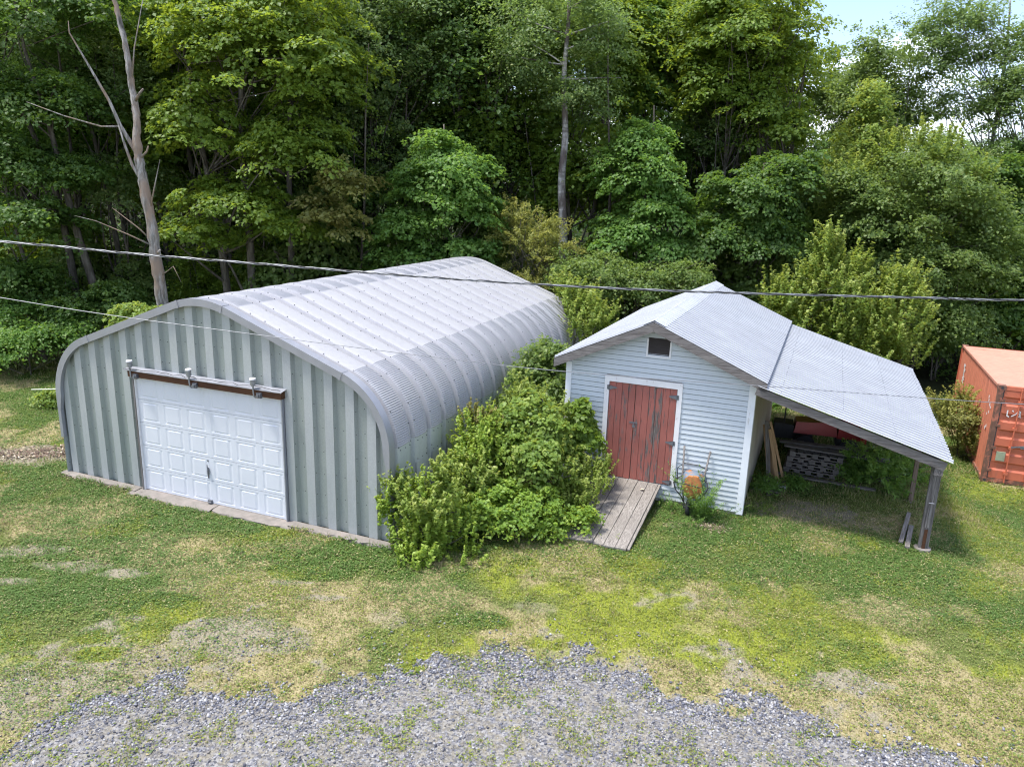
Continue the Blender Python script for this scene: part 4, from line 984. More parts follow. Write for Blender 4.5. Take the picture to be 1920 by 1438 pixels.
# ================================================================== VEGETATION
vr = np.random.default_rng(11)
def unit(a): return a/np.maximum(np.linalg.norm(a, axis=-1, keepdims=True), 1e-9)
def leafgeo(C, Nn, T, L, W, tint):
    """diamond folded leaves: C centre, Nn normal, T tip direction"""
    T = unit(T-Nn*(T*Nn).sum(-1, keepdims=True)); S = np.cross(Nn, T); L = L[:, None]; W = W[:, None]
    p = np.stack([C-T*L*.5, C+S*W*.5+Nn*W*.12-T*L*.05, C+T*L*.5-Nn*L*.06, C-S*W*.5+Nn*W*.12-T*L*.05], 1)
    n = len(C); F = (np.array([(0, 1, 2), (0, 2, 3)])[None]+np.arange(n)[:, None, None]*4).reshape(-1, 3)
    return p.reshape(-1, 3), F, np.repeat(tint, 4)
def sprays(rng, cen, outd, style, r, per, L, hgt=None):
    """leaves of all sprays; cen (k,3), outd (k,3) outward direction"""
    k = len(cen); n = k*per
    c = np.repeat(cen, per, 0); o = np.repeat(outd, per, 0); rr = np.repeat(r*rng.uniform(.5, 1.5, k), per)[:, None]
    st = np.repeat(rng.random(k), per)
    if style == 'maple':
        nrm = unit(np.array([0, 0, 1.])+.45*o*[1, 1, .3]+np.repeat(rng.normal(0, .18, (k, 3)), per, 0))
        a = rng.uniform(0, 2*pi, n)[:, None]; q = np.sqrt(rng.random(n))[:, None]
        e1 = unit(np.cross(nrm, np.array([.3, 1., .1]))); e2 = np.cross(nrm, e1)
        rad = e1*np.cos(a)+e2*np.sin(a)
        P = c+rad*q*rr+nrm*(rng.normal(0, .09, (n, 1))*rr-.32*q**2*rr)
        Nn = unit(nrm+rad*.35*q+rng.normal(0, .38, (n, 3))); T = rad+rng.normal(0, .5, (n, 3))-nrm*.35
        tint = .30+.30*(st-.5)+.12*rng.normal(0, 1, n)+.15*(1-q[:, 0])
    elif style == 'fine':
        P = c+rng.normal(0, .5, (n, 3))*rr*[1, 1, .42]; P[:, 2] -= (np.linalg.norm((P-c)[:, :2], axis=1)**2/rr[:, 0])*.35
        Nn = unit(rng.normal(0, .42, (n, 3))+.45*o+[0, 0, .75]); T = rng.normal(0, 1, (n, 3))-[0, 0, .5]
        tint = .35+.35*(st-.5)+.17*rng.normal(0, 1, n)
    elif style == 'shoot':   # leaves set along upright shoots
        d = unit(o*.45+np.array([0, 0, 1.])+np.repeat(rng.normal(0, .22, (k, 3)), per, 0))
        t = rng.random(n)[:, None]; a = rng.uniform(0, 2*pi, n)[:, None]
        e1 = unit(np.cross(d, np.array([.3, 1., .1]))); e2 = np.cross(d, e1); rad = e1*np.cos(a)+e2*np.sin(a)
        P = c+d*(t-.35)*rr*2.2+rad*(.05+.32*(1-t)*rng.random((n, 1)))*rr
        Nn = unit(d*.6+rad*-.3+rng.normal(0, .35, (n, 3))+[0, 0, .3]); T = rad+d*.3+rng.normal(0, .3, (n, 3))
        tint = .30+.45*t[:, 0]+.2*(st-.5)+.13*rng.normal(0, 1, n)
    else:  # 'arch' willow like, hanging sideways
        d = unit(o*1.0+np.array([0, 0, .35])+np.repeat(rng.normal(0, .3, (k, 3)), per, 0))
        t = rng.random(n)[:, None]; P = c+d*(t-.4)*rr*2-np.array([0, 0, 1.])*(t**2)*rr*.6+rng.normal(0, .12, (n, 3))*rr
        Nn = unit(rng.normal(0, .5, (n, 3))+[0, 0, .7]); T = d+rng.normal(0, .4, (n, 3))
        tint = .35+.3*t[:, 0]+.25*(st-.5)+.13*rng.normal(0, 1, n)
    Lv = L*rng.uniform(.6, 1.25, n); asp = {'maple': .85, 'fine': .72, 'shoot': .6, 'arch': .42}[style]
    return leafgeo(P, Nn, T, Lv, Lv*asp, np.clip(tint, 0, 1))
def lobepoints(rng, lobes, n, inner=.5, front=None):
    ws = np.array([l[3]*l[5]+l[4]*l[5] for l in lobes]); ws = ws/ws.sum(); C = []; O = []
    which = rng.choice(len(lobes), n, p=ws)
    for i, l in enumerate(lobes):
        k = int((which == i).sum())
        if not k: continue
        d = unit(rng.normal(0, 1, (k, 3))); d[:, 2] = np.where(d[:, 2] < -.5, -d[:, 2]*.5, d[:, 2]); d = unit(d)
        th = np.arctan2(d[:, 1], d[:, 0]); bumpy = .58+.62*vn(th*2.2+i*9, d[:, 2]*3+i*5, 3+i)+.22*(vn(th*5+i*9, d[:, 2]*7+i*5, 13+i)-.4)
        q = rng.random(k)**.45*(1-inner)+inner; q = np.where(rng.random(k) < .16, rng.random(k)*.8, q)
        rad = np.array(l[3:6]); tip = np.clip(d[:, 2], 0, 1)
        p = d*rad*(q*bumpy)[:, None]
        C.append(p+np.array(l[:3])); O.append(unit(d/rad))
    return np.concatenate(C), np.concatenate(O)
def limb_mb(mb, a, b, r0, r1, n=5, seg=4, sag=.15, rng=R):
    a = Vector(a); b = Vector(b); L = (b-a).length; pts = []
    off = Vector((rng.uniform(-1, 1), rng.uniform(-1, 1), rng.uniform(-.2, .6)))*L*.08
    for i in range(seg+1):
        t = i/seg; pts.append(a.lerp(b, t)+Vector((0, 0, -sag*L*(t*(1-t))))+off*sin(pi*t))
    mb.tube(pts, [r0+(r1-r0)*i/seg for i in range(seg+1)], n, 0, False)
def tree(name, x, y, lobes, kind, n_spray, per, r, L, style, trunk, tr=.16, bark='bark', label=None, cat='tree', group=None, limbs=22, seed=1, z0=None, extra=None, crown='crown', tname='trunk'):
    """lobes relative to the base (dx,dy,z,rx,ry,rz); trunk list of (dx,dy,z)"""
    rng = np.random.default_rng(seed); rr_ = random.Random(seed)
    z0 = float(gz(x, y)) if z0 is None else z0
    t = empty(name, (x, y, z0), 0, label, cat, group)
    C, O = lobepoints(rng, lobes, n_spray)
    V_, F_, T_ = sprays(rng, C, O, style, r, per, L)
    if extra:
        for (lb, k2, st2, mt, nm, r2) in extra:
            C2, O2 = lobepoints(rng, lb, k2); v2, f2, t2 = sprays(rng, C2, O2, st2, r2, per, L)
            npmesh(nm, v2, f2, mt, t, {'tint': ('FLOAT', t2)})
    npmesh(crown, V_, F_, kind, t, {'tint': ('FLOAT', T_)})
    mb = MB()
    for path in (trunk if isinstance(trunk[0], list) else [trunk]):
        k = len(path); pts = [Vector(p) for p in path]
        out = []
        for i in range(k-1):
            a, b_, c, d_ = pts[max(i-1, 0)], pts[i], pts[i+1], pts[min(i+2, k-1)]
            for q in range(4):
                tt = q/4; out.append(.5*((2*b_)+(-a+c)*tt+(2*a-5*b_+4*c-d_)*tt*tt+(-a+3*b_-3*c+d_)*tt**3))
        out.append(pts[-1]); rad = [tr*(1-.80*(i/(len(out)-1)))*(1.35 if i == 0 else 1) for i in range(len(out))]
        mb.tube(out, rad, 8, 0, True)
        for _ in range(limbs):
            j = int(rng.integers(0, len(C))); e = C[j]; 
            cand = [p for p in out if p.z < e[2]+.1] or [out[0]]
            s = cand[max(0, len(cand)-1-rr_.randint(0, 3))]; i_ = out.index(s)
            if (Vector(e)-s).length < .3: continue
            limb_mb(mb, s, e, rad[i_]*.42, .012, 5, 4, .1, rr_)
    mb.build(tname, [bark], t, True)
    return t
def lob(x, y, items):
    """items: (px, py, rx_px, rz_px, Y, depth m) -> lobes relative to base"""
    z0 = float(gz(x, y)); out = []
    for (px, py, rx, rz, Yc, dp) in items:
        c = at(px, py, Yc); k = Yc/FPX*1.02
        out.append((c[0]-x, c[1]-y, c[2]-z0, rx*k, dp, rz*k))
    return out
def path(x, y, pts):
    z0 = float(gz(x, y)); return [(at(px, py, Y)[0]-x, Y-y, at(px, py, Y)[2]-z0) for px, py, Y in pts]
def basexy(px, Y):   # ground point under pixel column px at distance Y (around horizon height)
    c = at(px, 560, Y); return c[0], Y

G1 = 'trees along the edge of the wood behind the buildings'
# --- 1 dead tree
x, y = basexy(306, 25.0)
dt = empty('dead_tree', (x, y, 0), 0, 'tall pale dead tree with peeling bark and bare forked branches, left of the garage roof', 'tree')
p_ = MB(); pts = [(0, 0, -.1)]+path(x, y, [(306, 575, 25), (294, 500, 25), (284, 420, 25), (268, 340, 25), (261, 300, 25), (256, 262, 25), (257, 215, 25.1), (247, 160, 25.2), (240, 110, 25.2), (228, 55, 25.3), (212, -10, 25.3), (205, -60, 25.4)])
rr0 = [.26, .20, .185, .17, .16, .145, .125, .11, .10, .09, .08, .07, .05]; pp = []; rd2 = []
for i in range(len(pts)-1):
    for q in range(6):
        t = q/6; pp.append(tuple(pts[i][c]*(1-t)+pts[i+1][c]*t+R.uniform(-.018, .018) for c in range(3))); rd2.append((rr0[i]*(1-t)+rr0[i+1]*t)*R.uniform(.88, 1.12))
p_.tube(pp, rd2, 11, 0); p_.build('trunk', ['bark_dead'], dt, True)
for pth, rd, nm in (([(254, 190, 25.1), (262, 175, 24.9), (268, 168, 24.8)], [.05, .035, .03], 'limb'), ([(290, 480, 25), (300, 470, 24.8)], [.05, .04], 'limb'), ([(262, 300, 25), (275, 285, 24.8), (278, 275, 24.7)], [.04, .03, .02], 'limb'),
                    ([(268, 330, 25), (255, 285, 25), (225, 235, 24.9), (205, 190, 24.8), (170, 130, 24.7), (130, 62, 24.6), (128, 40, 24.6)], [.085, .075, .06, .048, .035, .02, .008], 'limb'),
                    ([(272, 350, 25), (248, 310, 24.9), (235, 275, 24.9), (222, 235, 24.8)], [.07, .05, .04, .02], 'limb'),
                    ([(225, 238, 24.9), (190, 238, 24.6), (120, 218, 24.2), (50, 192, 24.0)], [.03, .024, .018, .008], 'branch'),
                    ([(283, 450, 25), (262, 430, 24.8), (210, 390, 24.5)], [.035, .022, .006], 'branch'), ([(283, 460, 25), (240, 440, 24.7), (180, 415, 24.5), (140, 405, 24.2)], [.03, .02, .012, .005], 'branch'),
                    ([(280, 400, 25), (290, 350, 24.8), (300, 300, 24.6)], [.03, .02, .006], 'branch'), ([(247, 160, 25.2), (252, 90, 25.), (268, 0, 25.)], [.03, .02, .01], 'branch'), ([(300, 520, 25), (325, 500, 24.7), (340, 530, 24.6)], [.02, .012, .005], 'branch')):
    b_ = MB(); b_.tube(path(x, y, pth), rd, 7, 0); b_.build(nm, ['bark_dead'], dt, True)

# --- leaning grey trees at the left
def bg(px, Y): return basexy(px, Y)
x, y = bg(195, 28)
tree('tree', x, y, lob(x, y, [(40, 40, 130, 90, 28, 2.5), (100, 200, 120, 60, 28, 2.2), (-20, 180, 110, 80, 28, 2.4), (60, 330, 90, 45, 27.5, 1.8), (180, 20, 110, 60, 28.5, 2.2)]), 'lf_dark', 300, 80, .62, .15, 'maple',
     [[(0, 0, -.1)]+path(x, y, [(195, 600, 28), (165, 500, 28), (140, 420, 28), (112, 310, 28), (85, 210, 28), (45, 90, 28), (20, -40, 28)]), [(-1.0, .3, -.1)]+path(x, y, [(150, 590, 28.3), (125, 450, 28.3), (95, 330, 28.3), (20, 160, 28.3), (-30, 60, 28.3)])],
     .19, label='grey leaning tree with two bare lower stems at the far left of the wood', seed=101, limbs=9)
x, y = bg(70, 27)
tree('tree', x, y, lob(x, y, [(60, 420, 100, 60, 27, 2), (10, 300, 100, 70, 27.5, 2.2), (150, 330, 70, 40, 27.5, 1.6), (30, 520, 90, 50, 26.5, 1.6)]), 'lf_dark', 260, 80, .5, .14, 'maple', [(0, 0, -.1), (-.2, 0, 3), (-.6, 0, 6), (-.8, 0, 9)], .10, label='low shaded tree with drooping layered boughs at the left edge of the picture', seed=102)
x, y = bg(240, 31)
tree('tree', x, y, lob(x, y, [(130, 120, 110, 130, 31, 3), (230, 180, 110, 100, 31, 2.6), (250, 350, 80, 60, 30, 2), (200, 30, 130, 80, 31, 3)]), 'lf_aspen', 330, 80, .6, .13, 'fine', [(0, 0, -.1), (-.3, 0, 5), (-1, 0, 10), (-1.8, 0, 15)], .14, label='light leaved tree standing directly behind the bare dead trunk', seed=103)
# --- 3 big maple left of centre
x, y = bg(470, 28.5)
tree('maple_tree', x, y, lob(x, y, [(480, 130, 150, 120, 28.5, 3.4), (380, 240, 95, 90, 28, 2.4), (560, 280, 110, 80, 28, 2.6), (440, 380, 110, 60, 27.5, 2.4), (600, 140, 95, 90, 28.5, 2.6), (390, 60, 120, 90, 28.5, 2.8), (560, 20, 120, 80, 28.8, 2.8), (520, 430, 80, 40, 27.5, 1.8), (370, 440, 60, 40, 27.2, 1.5)]), 'lf_maple', 760, 85, .58, .155, 'maple',
     [[(0, 0, -.1), (.1, 0, 4), (.0, 0, 8), (.2, 0, 12), (.3, 0, 16)], [(-.9, .4, -.1), (-1.1, .3, 4), (-1.6, .3, 8), (-2.2, .3, 13)], [(1.1, .4, -.1), (1.5, .4, 3.5), (1.6, .4, 8), (2.0, .3, 12)]], .19, label='largest maple with layered olive green boughs, left of centre behind the metal garage', seed=104, limbs=22,
     extra=[(lob(x, y, [(655, 350, 55, 60, 27.5, 1.6), (610, 410, 70, 50, 27.3, 1.6)]), 45, 'maple', 'lf_rust', 'reddish_bough', .5)])
x, y = bg(700, 33)
tree('tree', x, y, lob(x, y, [(690, 60, 110, 110, 33, 3), (760, 150, 100, 100, 33, 2.6), (680, 230, 70, 90, 33, 2), (800, 40, 90, 90, 33, 2.5)]), 'lf_aspen', 340, 80, .62, .14, 'fine', [(0, 0, -.1), (.1, 0, 6), (0, 0, 12), (.3, 0, 17)], .15, label='tall feathery tree rising between the big maple and the smaller bright green maple', seed=105)
x, y = bg(830, 29)
tree('maple_tree', x, y, lob(x, y, [(840, 350, 75, 70, 29, 2.2), (765, 430, 70, 50, 28.6, 2), (880, 400, 75, 50, 28.6, 2.2), (830, 285, 50, 40, 29, 1.4), (780, 345, 50, 35, 29, 1.6), (890, 320, 40, 30, 29, 1.2), (770, 480, 60, 30, 28.3, 1.6), (870, 470, 75, 30, 28.3, 1.6)]), 'lf_green', 420, 85, .5, .15, 'maple', [(0, 0, -.1), (0, 0, 3), (.1, 0, 6), (0, 0, 9)], .13, label='bushy bright green maple just behind the rear end of the garage roof', seed=106)
x, y = bg(1000, 28.6)
tree('willow_shrub', x, y, lob(x, y, [(985, 470, 60, 75, 28.6, 1.8), (960, 420, 35, 50, 28.6, 1.1), (1045, 480, 45, 55, 28.4, 1.3), (1000, 540, 70, 45, 28.2, 1.6), (1035, 425, 22, 30, 28.5, .8)]), 'lf_olive', 250, 85, .42, .10, 'arch', [[(0, 0, -.1), (-.3, 0, 2), (-.5, 0, 4.5)], [(.2, 0, -.1), (.6, 0, 2), (.9, 0, 4)], [(0, .2, -.1), (-.9, .1, 2), (-1.1, 0, 4)]], .06, label='pale olive willow shrub between the garage roof and the shed roof', cat='shrub', seed=107)
x, y = bg(1055, 30.8)
tree('birch_tree', x, y, lob(x, y, [(1040, 60, 110, 100, 31, 2.6), (1090, 180, 70, 80, 31, 2), (980, 130, 60, 70, 31, 2), (1110, 60, 70, 90, 31, 2)]), 'lf_aspen', 260, 80, .6, .12, 'fine', [(0, 0, -.1)]+path(x, y, [(1052, 540, 30.8), (1056, 440, 30.8), (1053, 340, 30.8), (1060, 250, 30.8), (1057, 150, 30.8), (1066, 40, 30.8), (1068, -40, 30.8)]), .23, 'bark_birch', label='birch with a dark and white blotched trunk rising in the middle of the wood', seed=108, limbs=14)
x, y = bg(1200, 30)
tree('maple_tree', x, y, lob(x, y, [(1190, 330, 75, 60, 30, 2.2), (1230, 400, 80, 65, 29.6, 2.2), (1160, 440, 60, 50, 29.6, 1.8), (1200, 270, 50, 40, 30, 1.4), (1240, 470, 55, 40, 29.2, 1.5)]), 'lf_green', 330, 85, .52, .14, 'maple', [(0, 0, -.1), (0, 0, 3), (.1, 0, 7), (0, 0, 10)], .12, label='mid green maple behind the gap between garage and shed, right of the birch', seed=109)
x, y = bg(1230, 36)
tree('tree', x, y, lob(x, y, [(1200, 120, 90, 110, 36, 3), (1280, 60, 100, 90, 36, 3), (1320, 200, 80, 90, 36, 2.4), (1150, 30, 80, 80, 36, 2.4)]), 'lf_maple', 300, 80, .66, .14, 'fine', [[(0, 0, -.1), (.3, 0, 8), (.2, 0, 17)], [(1.5, .4, -.1), (1.9, .3, 8), (2.2, 0, 16)]], .11, label='thin yellow green tree with open crown, between the birch and the tall right hand group', seed=110)
x, y = bg(1400, 33)
tree('tree', x, y, lob(x, y, [(1400, 60, 105, 90, 33, 3), (1460, 120, 75, 80, 33, 2.3), (1370, 180, 90, 80, 33, 2.5), (1440, 240, 80, 70, 32.6, 2.3), (1350, 20, 60, 60, 33, 2), (1330, 110, 60, 80, 33, 2)]), 'lf_maple', 560, 85, .62, .15, 'maple', [[(0, 0, -.1), (.1, 0, 5), (-.2, 0, 10), (0, 0, 15.5)], [(-1.2, .3, -.1), (-1.4, .3, 6), (-1.7, 0, 13)], [(.8, .2, -.1), (1.1, 0, 6), (1.4, 0, 13)]], .16, label='tall many stemmed tree whose crown ends at the open sky, right of centre', seed=111, limbs=20)
x, y = bg(1400, 29.5)
tree('tree', x, y, lob(x, y, [(1400, 370, 80, 55, 29.5, 2.2), (1350, 450, 70, 55, 29.2, 1.9), (1440, 440, 70, 60, 29.2, 2), (1480, 330, 60, 50, 29.5, 1.8)]), 'lf_dark', 360, 85, .52, .14, 'maple', [(0, 0, -.1), (0, 0, 4), (.1, 0, 8)], .11, label='dark layered understorey tree directly behind the shed ridge', seed=112)
# right side
x, y = bg(1640, 37)
tree('tree', x, y, lob(x, y, [(1645, 120, 50, 65, 37, 2.2), (1610, 190, 55, 60, 37, 2), (1690, 190, 55, 60, 37, 2), (1650, 240, 70, 60, 37, 2.4)]), 'lf_soft', 300, 80, .6, .14, 'fine', [(0, 0, -.1), (0, 0, 6), (.1, 0, 12)], .15, label='rounded olive tree standing up against the blue sky at the right', seed=113)
x, y = bg(1570, 40)
tree('tree', x, y, lob(x, y, [(1575, 170, 40, 50, 40, 2), (1540, 210, 40, 60, 40, 2), (1600, 250, 40, 40, 40, 2), (1560, 110, 22, 24, 40, 1)]), 'lf_aspen', 150, 80, .62, .14, 'fine', [(0, 0, -.1), (0, 0, 7), (.1, 0, 14)], .13, label='thin ragged tree under the sky between the tall group and the rounded olive tree', seed=114)
x, y = bg(1632, 32)
tree('tree', x, y, lob(x, y, [(1632, 200, 26, 50, 32, 1.0), (1625, 260, 45, 50, 32, 1.5), (1620, 330, 65, 60, 31.6, 1.9)]), 'lf_bright', 230, 80, .45, .12, 'fine', [(0, 0, -.1), (0, 0, 5), (0, 0, 10.3)], .10, label='slim pointed light green tree in front of the rounded olive tree', seed=115)
x, y = bg(1800, 36)
tree('tree', x, y, lob(x, y, [(1790, 40, 50, 55, 36, 2), (1840, 110, 60, 70, 36, 2.2), (1760, 120, 45, 60, 36, 1.8), (1820, 200, 75, 60, 36, 2.4), (1740, 60, 24, 26, 36, 1), (1845, 25, 30, 24, 36, 1)]), 'lf_aspen', 260, 75, .6, .13, 'fine', [[(0, 0, -.1), (.2, 0, 7), (.1, 0, 13), (-.2, 0, 16)], [(1, 0, -.1), (1.2, 0, 6), (1.9, 0, 12)]], .13, 'bark_birch', label='tallest open crowned pale tree near the top right corner', seed=116, limbs=20)
x, y = bg(1900, 34)
tree('tree', x, y, lob(x, y, [(1910, 200, 60, 90, 34, 2.2), (1960, 120, 70, 110, 34, 2.4), (1900, 310, 80, 60, 33.6, 2.2), (1990, 260, 90, 100, 34, 2.4)]), 'lf_aspen', 330, 80, .58, .13, 'fine', [(0, 0, -.1), (0, 0, 7), (.2, 0, 14)], .14, label='blue green tree at the right edge of the picture, upper half', seed=117)
x, y = bg(1700, 29.5)
tree('tree', x, y, lob(x, y, [(1720, 330, 85, 75, 29.5, 2.8), (1640, 400, 90, 75, 29.3, 2.6), (1790, 400, 90, 75, 29.3, 2.6), (1580, 350, 50, 45, 29.5, 1.6), (1700, 500, 130, 80, 29.0, 2.6), (1830, 500, 70, 90, 29, 2.2), (1750, 600, 110, 70, 28.6, 2.0)]), 'lf_soft', 850, 85, .5, .13, 'fine', [[(0, 0, -.1), (.2, 0, 3), (.1, 0, 6), (.3, 0, 9)], [(.6, .3, -.1), (1.2, 0, 3), (1.7, 0, 7)]], .14, label='wide rounded tree with a yellow lit top, above the lean-to and the container', seed=118, limbs=24,
     extra=[(lob(x, y, [(1715, 280, 65, 30, 29.3, 1.8), (1790, 335, 55, 30, 29.2, 1.5), (1600, 320, 40, 20, 29.3, 1.1)]), 110, 'shoot', 'lf_bright', 'sunlit_top_growth', .36)])  # brighter yellow shoots put the sunlit crown top into the leaf colour
x, y = bg(1880, 30.5)
tree('tree', x, y, lob(x, y, [(1900, 400, 70, 70, 30.5, 2.2), (1870, 330, 50, 40, 30.5, 1.6), (1930, 540, 90, 80, 30.2, 2.4), (1870, 590, 60, 60, 29.8, 1.6)]), 'lf_dark', 400, 85, .52, .15, 'maple', [(0, 0, -.1), (.1, 0, 4), (.2, 0, 8)], .13, label='dark layered tree behind the orange container at the right edge', seed=119)
# shrubs behind the shed
x, y = at(1545, 640, 26.0)[0], 26.0
tree('shrub', x, y, lob(x, y, [(1560, 560, 60, 60, 26, 1.5), (1500, 600, 60, 45, 26, 1.4), (1550, 480, 30, 50, 26, .8), (1590, 520, 35, 45, 26, .9), (1600, 620, 80, 40, 25.5, 1.4), (1460, 560, 35, 35, 26, .9), (1510, 530, 22, 25, 26, .6)]), 'lf_bright', 620, 50, .38, .125, 'shoot', [[(0, 0, -.1), (.1, 0, 2), (.2, 0, 4.6)], [(.1, 0, -.1), (-.5, 0, 2), (-.9, 0, 3.6)]], .05, label='sunlit yellow green shrub with upright shoots directly behind the shed roof', cat='shrub', seed=120, limbs=16)
x, y = at(1685, 640, 25.2)[0], 25.2
tree('shrub', x, y, lob(x, y, [(1670, 600, 55, 65, 25.2, 1.4), (1690, 540, 30, 40, 25.2, .9), (1630, 650, 70, 40, 25, 1.2), (1715, 570, 18, 28, 25.2, .6), (1690, 660, 50, 35, 24.9, 1.1)]), 'lf_bright', 380, 50, .34, .12, 'shoot', [[(0, 0, -.1), (.1, 0, 2), (.1, 0, 3.6)], [(.1, 0, -.1), (-.5, 0, 1.6), (-.8, 0, 2.6)]], .045, label='second yellow green shrub, overhanging the back edge of the lean-to roof', cat='shrub', seed=121, limbs=14)
x, y = at(1090, 560, 27)[0], 27.
tree('shrub', x, y, lob(x, y, [(1110, 520, 80, 50, 27, 1.6), (1200, 540, 80, 45, 27, 1.6), (1110, 590, 60, 40, 26.6, 1.4), (1280, 520, 60, 35, 27.2, 1.4)]), 'lf_soft', 420, 60, .38, .11, 'fine', [[(0, 0, -.1), (.3, 0, 2)], [(1.6, 0, -.1), (1.8, 0, 2)]], .05, label='grey green thicket filling the gap between the garage and the shed roof', cat='shrub', seed=122)
x, y = at(1080, 620, 24)[0], 24.
tree('shrub', x, y, lob(x, y, [(1080, 600, 35, 55, 24, 1.0), (1115, 600, 35, 40, 24, 1.), (1060, 550, 25, 30, 24.5, .8)]), 'lf_bright', 160, 50, .34, .11, 'shoot', [(0, 0, -.1), (0, 0, 2)], .04, label='yellow green saplings at the rear right corner of the garage', cat='shrub', seed=123)
x, y = at(270, 590, 23)[0], 23.
tree('shrub', x, y, lob(x, y, [(262, 590, 40, 22, 23, .7), (235, 585, 22, 20, 23, .5), (225, 610, 16, 16, 23, .4)]), 'lf_bright', 90, 45, .3, .12, 'maple', [(0, 0, -.1), (0, 0, 1.5), (-.1, 0, 3)], .03, label='small bright leafy sapling poking above the left slope of the garage roof', cat='shrub', seed=124)
x, y = at(100, 760, 21.5)[0], 21.5
tree('shrub', x, y, lob(x, y, [(98, 748, 25, 20, 21.5, .5), (112, 760, 16, 14, 21.5, .4)]), 'lf_bright', 60, 40, .22, .09, 'fine', [(0, 0, -.1), (0, 0, .6)], .02, label='small light green bush on the lawn at the left wall of the garage', cat='shrub', seed=125)
x, y = at(50, 640, 25)[0], 25.
tree('shrub', x, y, lob(x, y, [(40, 640, 80, 40, 25, 1.5), (130, 620, 60, 35, 25.5, 1.4), (-60, 660, 80, 40, 25, 1.5), (20, 580, 60, 30, 26, 1.2)]), 'lf_green', 420, 60, .36, .11, 'fine', [(0, 0, -.1), (0, 0, 1)], .03, label='low mixed brush along the edge of the lawn at the far left', cat='shrub', seed=126)
x, y = at(130, 560, 26.5)[0], 26.5
tree('shrub', x, y, lob(x, y, [(150, 580, 60, 35, 26.5, 1.3), (60, 540, 70, 35, 27, 1.3), (-20, 520, 70, 40, 27, 1.3), (220, 560, 50, 40, 27, 1.3)]), 'lf_dark', 330, 60, .4, .12, 'maple', [(0, 0, -.1), (0, 0, 1.4)], .03, label='dark low saplings between the leaning trunks and the garage', cat='shrub', seed=127)
x, y = at(1815, 830, 20.3)[0]-.25, 20.3
tree('shrub', x, y, lob(x, y, [(1795, 790, 28, 40, 20.3, .7), (1815, 830, 22, 30, 19.9, .6), (1770, 770, 22, 25, 20.8, .6), (1800, 750, 14, 20, 20.4, .4)]), 'lf_olive', 230, 44, .24, .07, 'shoot', [(0, 0, -.1), (0, 0, .8)], .02, label='straggly grey green bush growing against the left side of the orange container', cat='shrub', seed=128,
     extra=[(lob(x, y, [(1803, 790, 20, 25, 20.0, .45)]), 40, 'fine', 'lf_rust', 'dry_flowers', .2)])
# under the lean-to
def plant(px, py, Y, items, mat, ns, per, r, L, st, lab, seed, name='shrub', cat='shrub', z0=None, stems=None, limbs=10, extra=None, tr=.02):
    x = at(px, py, Y)[0]; y = Y
    return tree(name, x, y, lob(x, y, items), mat, ns, per, r, L, st, stems or [(0, 0, -.05), (0, 0, .5)], tr, label=lab, cat=cat, seed=seed, limbs=limbs, extra=extra, crown='foliage', tname='stem')
plant(1640, 900, 17.2, [(1640, 880, 60, 45, 17.2, .9), (1690, 880, 40, 35, 17.6, .7), (1600, 890, 35, 30, 17.2, .6)], 'lf_green', 170, 45, .3, .11, 'arch', 'shaded ferns and weeds under the right half of the lean-to', 130, 'fern', 'fern')
plant(1440, 910, 16.2, [(1440, 905, 22, 18, 16.2, .35), (1490, 905, 22, 14, 16.4, .35)], 'lf_green', 60, 40, .16, .06, 'fine', 'low weeds at the mouth of the lean-to near the shed corner', 131, 'weed', 'weeds')
plant(1450, 770, 24.2, [(1450, 765, 40, 22, 24.2, .8), (1520, 790, 50, 22, 24.3, .8)], 'lf_green', 130, 45, .34, .12, 'fine', 'leafy brush seen through the far open end of the lean-to', 132)
# between the garage and the shed
plant(800, 1040, 12.9, [(785, 1010, 62, 55, 12.9, .55), (840, 1000, 55, 60, 12.9, .55), (735, 950, 32, 40, 13.2, .4), (800, 940, 55, 45, 13.1, .5), (870, 1045, 36, 30, 12.7, .4), (780, 1045, 45, 30, 12.5, .4)], 'lf_fresh', 330, 36, .20, .085, 'shoot', 'round leafy bush at the front right corner of the metal garage', 140,
      stems=[[(0, 0, -.05), (-.1, 0, .5), (-.2, 0, 1.1)], [(.1, 0, -.05), (.2, 0, .6), (.3, 0, 1.2)], [(0, .1, -.05), (.0, .1, .8)]], limbs=16,
      extra=[(lob(at(800, 1040, 12.9)[0], 12.9, [(750, 920, 30, 30, 13.1, .35), (835, 900, 28, 35, 13.1, .3), (800, 960, 50, 40, 12.7, .4)]), 130, 'shoot', 'lf_bright', 'new_growth', .18)])
plant(905, 860, 15.0, [(900, 820, 45, 45, 15.0, .6), (880, 870, 45, 40, 14.6, .6), (925, 850, 45, 40, 14.8, .6)], 'lf_fresh', 260, 40, .22, .08, 'shoot', 'bush with reddish young tips against the side wall of the garage', 141, limbs=14,
      extra=[(lob(at(905, 860, 15)[0], 15.0, [(895, 785, 28, 18, 15.0, .3), (925, 800, 18, 15, 15.0, .3)]), 26, 'shoot', 'lf_rust', 'red_tips', .16)])
plant(1000, 900, 14.6, [(1000, 860, 55, 50, 14.6, .6), (960, 800, 45, 45, 15.2, .6), (1030, 810, 45, 50, 15.2, .6), (1000, 770, 40, 40, 15.6, .6)], 'lf_bright', 330, 36, .22, .10, 'maple', 'light yellow green maple sapling in the middle of the thicket between the buildings', 142,
      stems=[[(0, 0, -.05), (0, 0, .8), (-.1, .4, 1.9)], [(.1, 0, -.05), (.4, .3, 1.0), (.5, .5, 1.9)]], limbs=20)
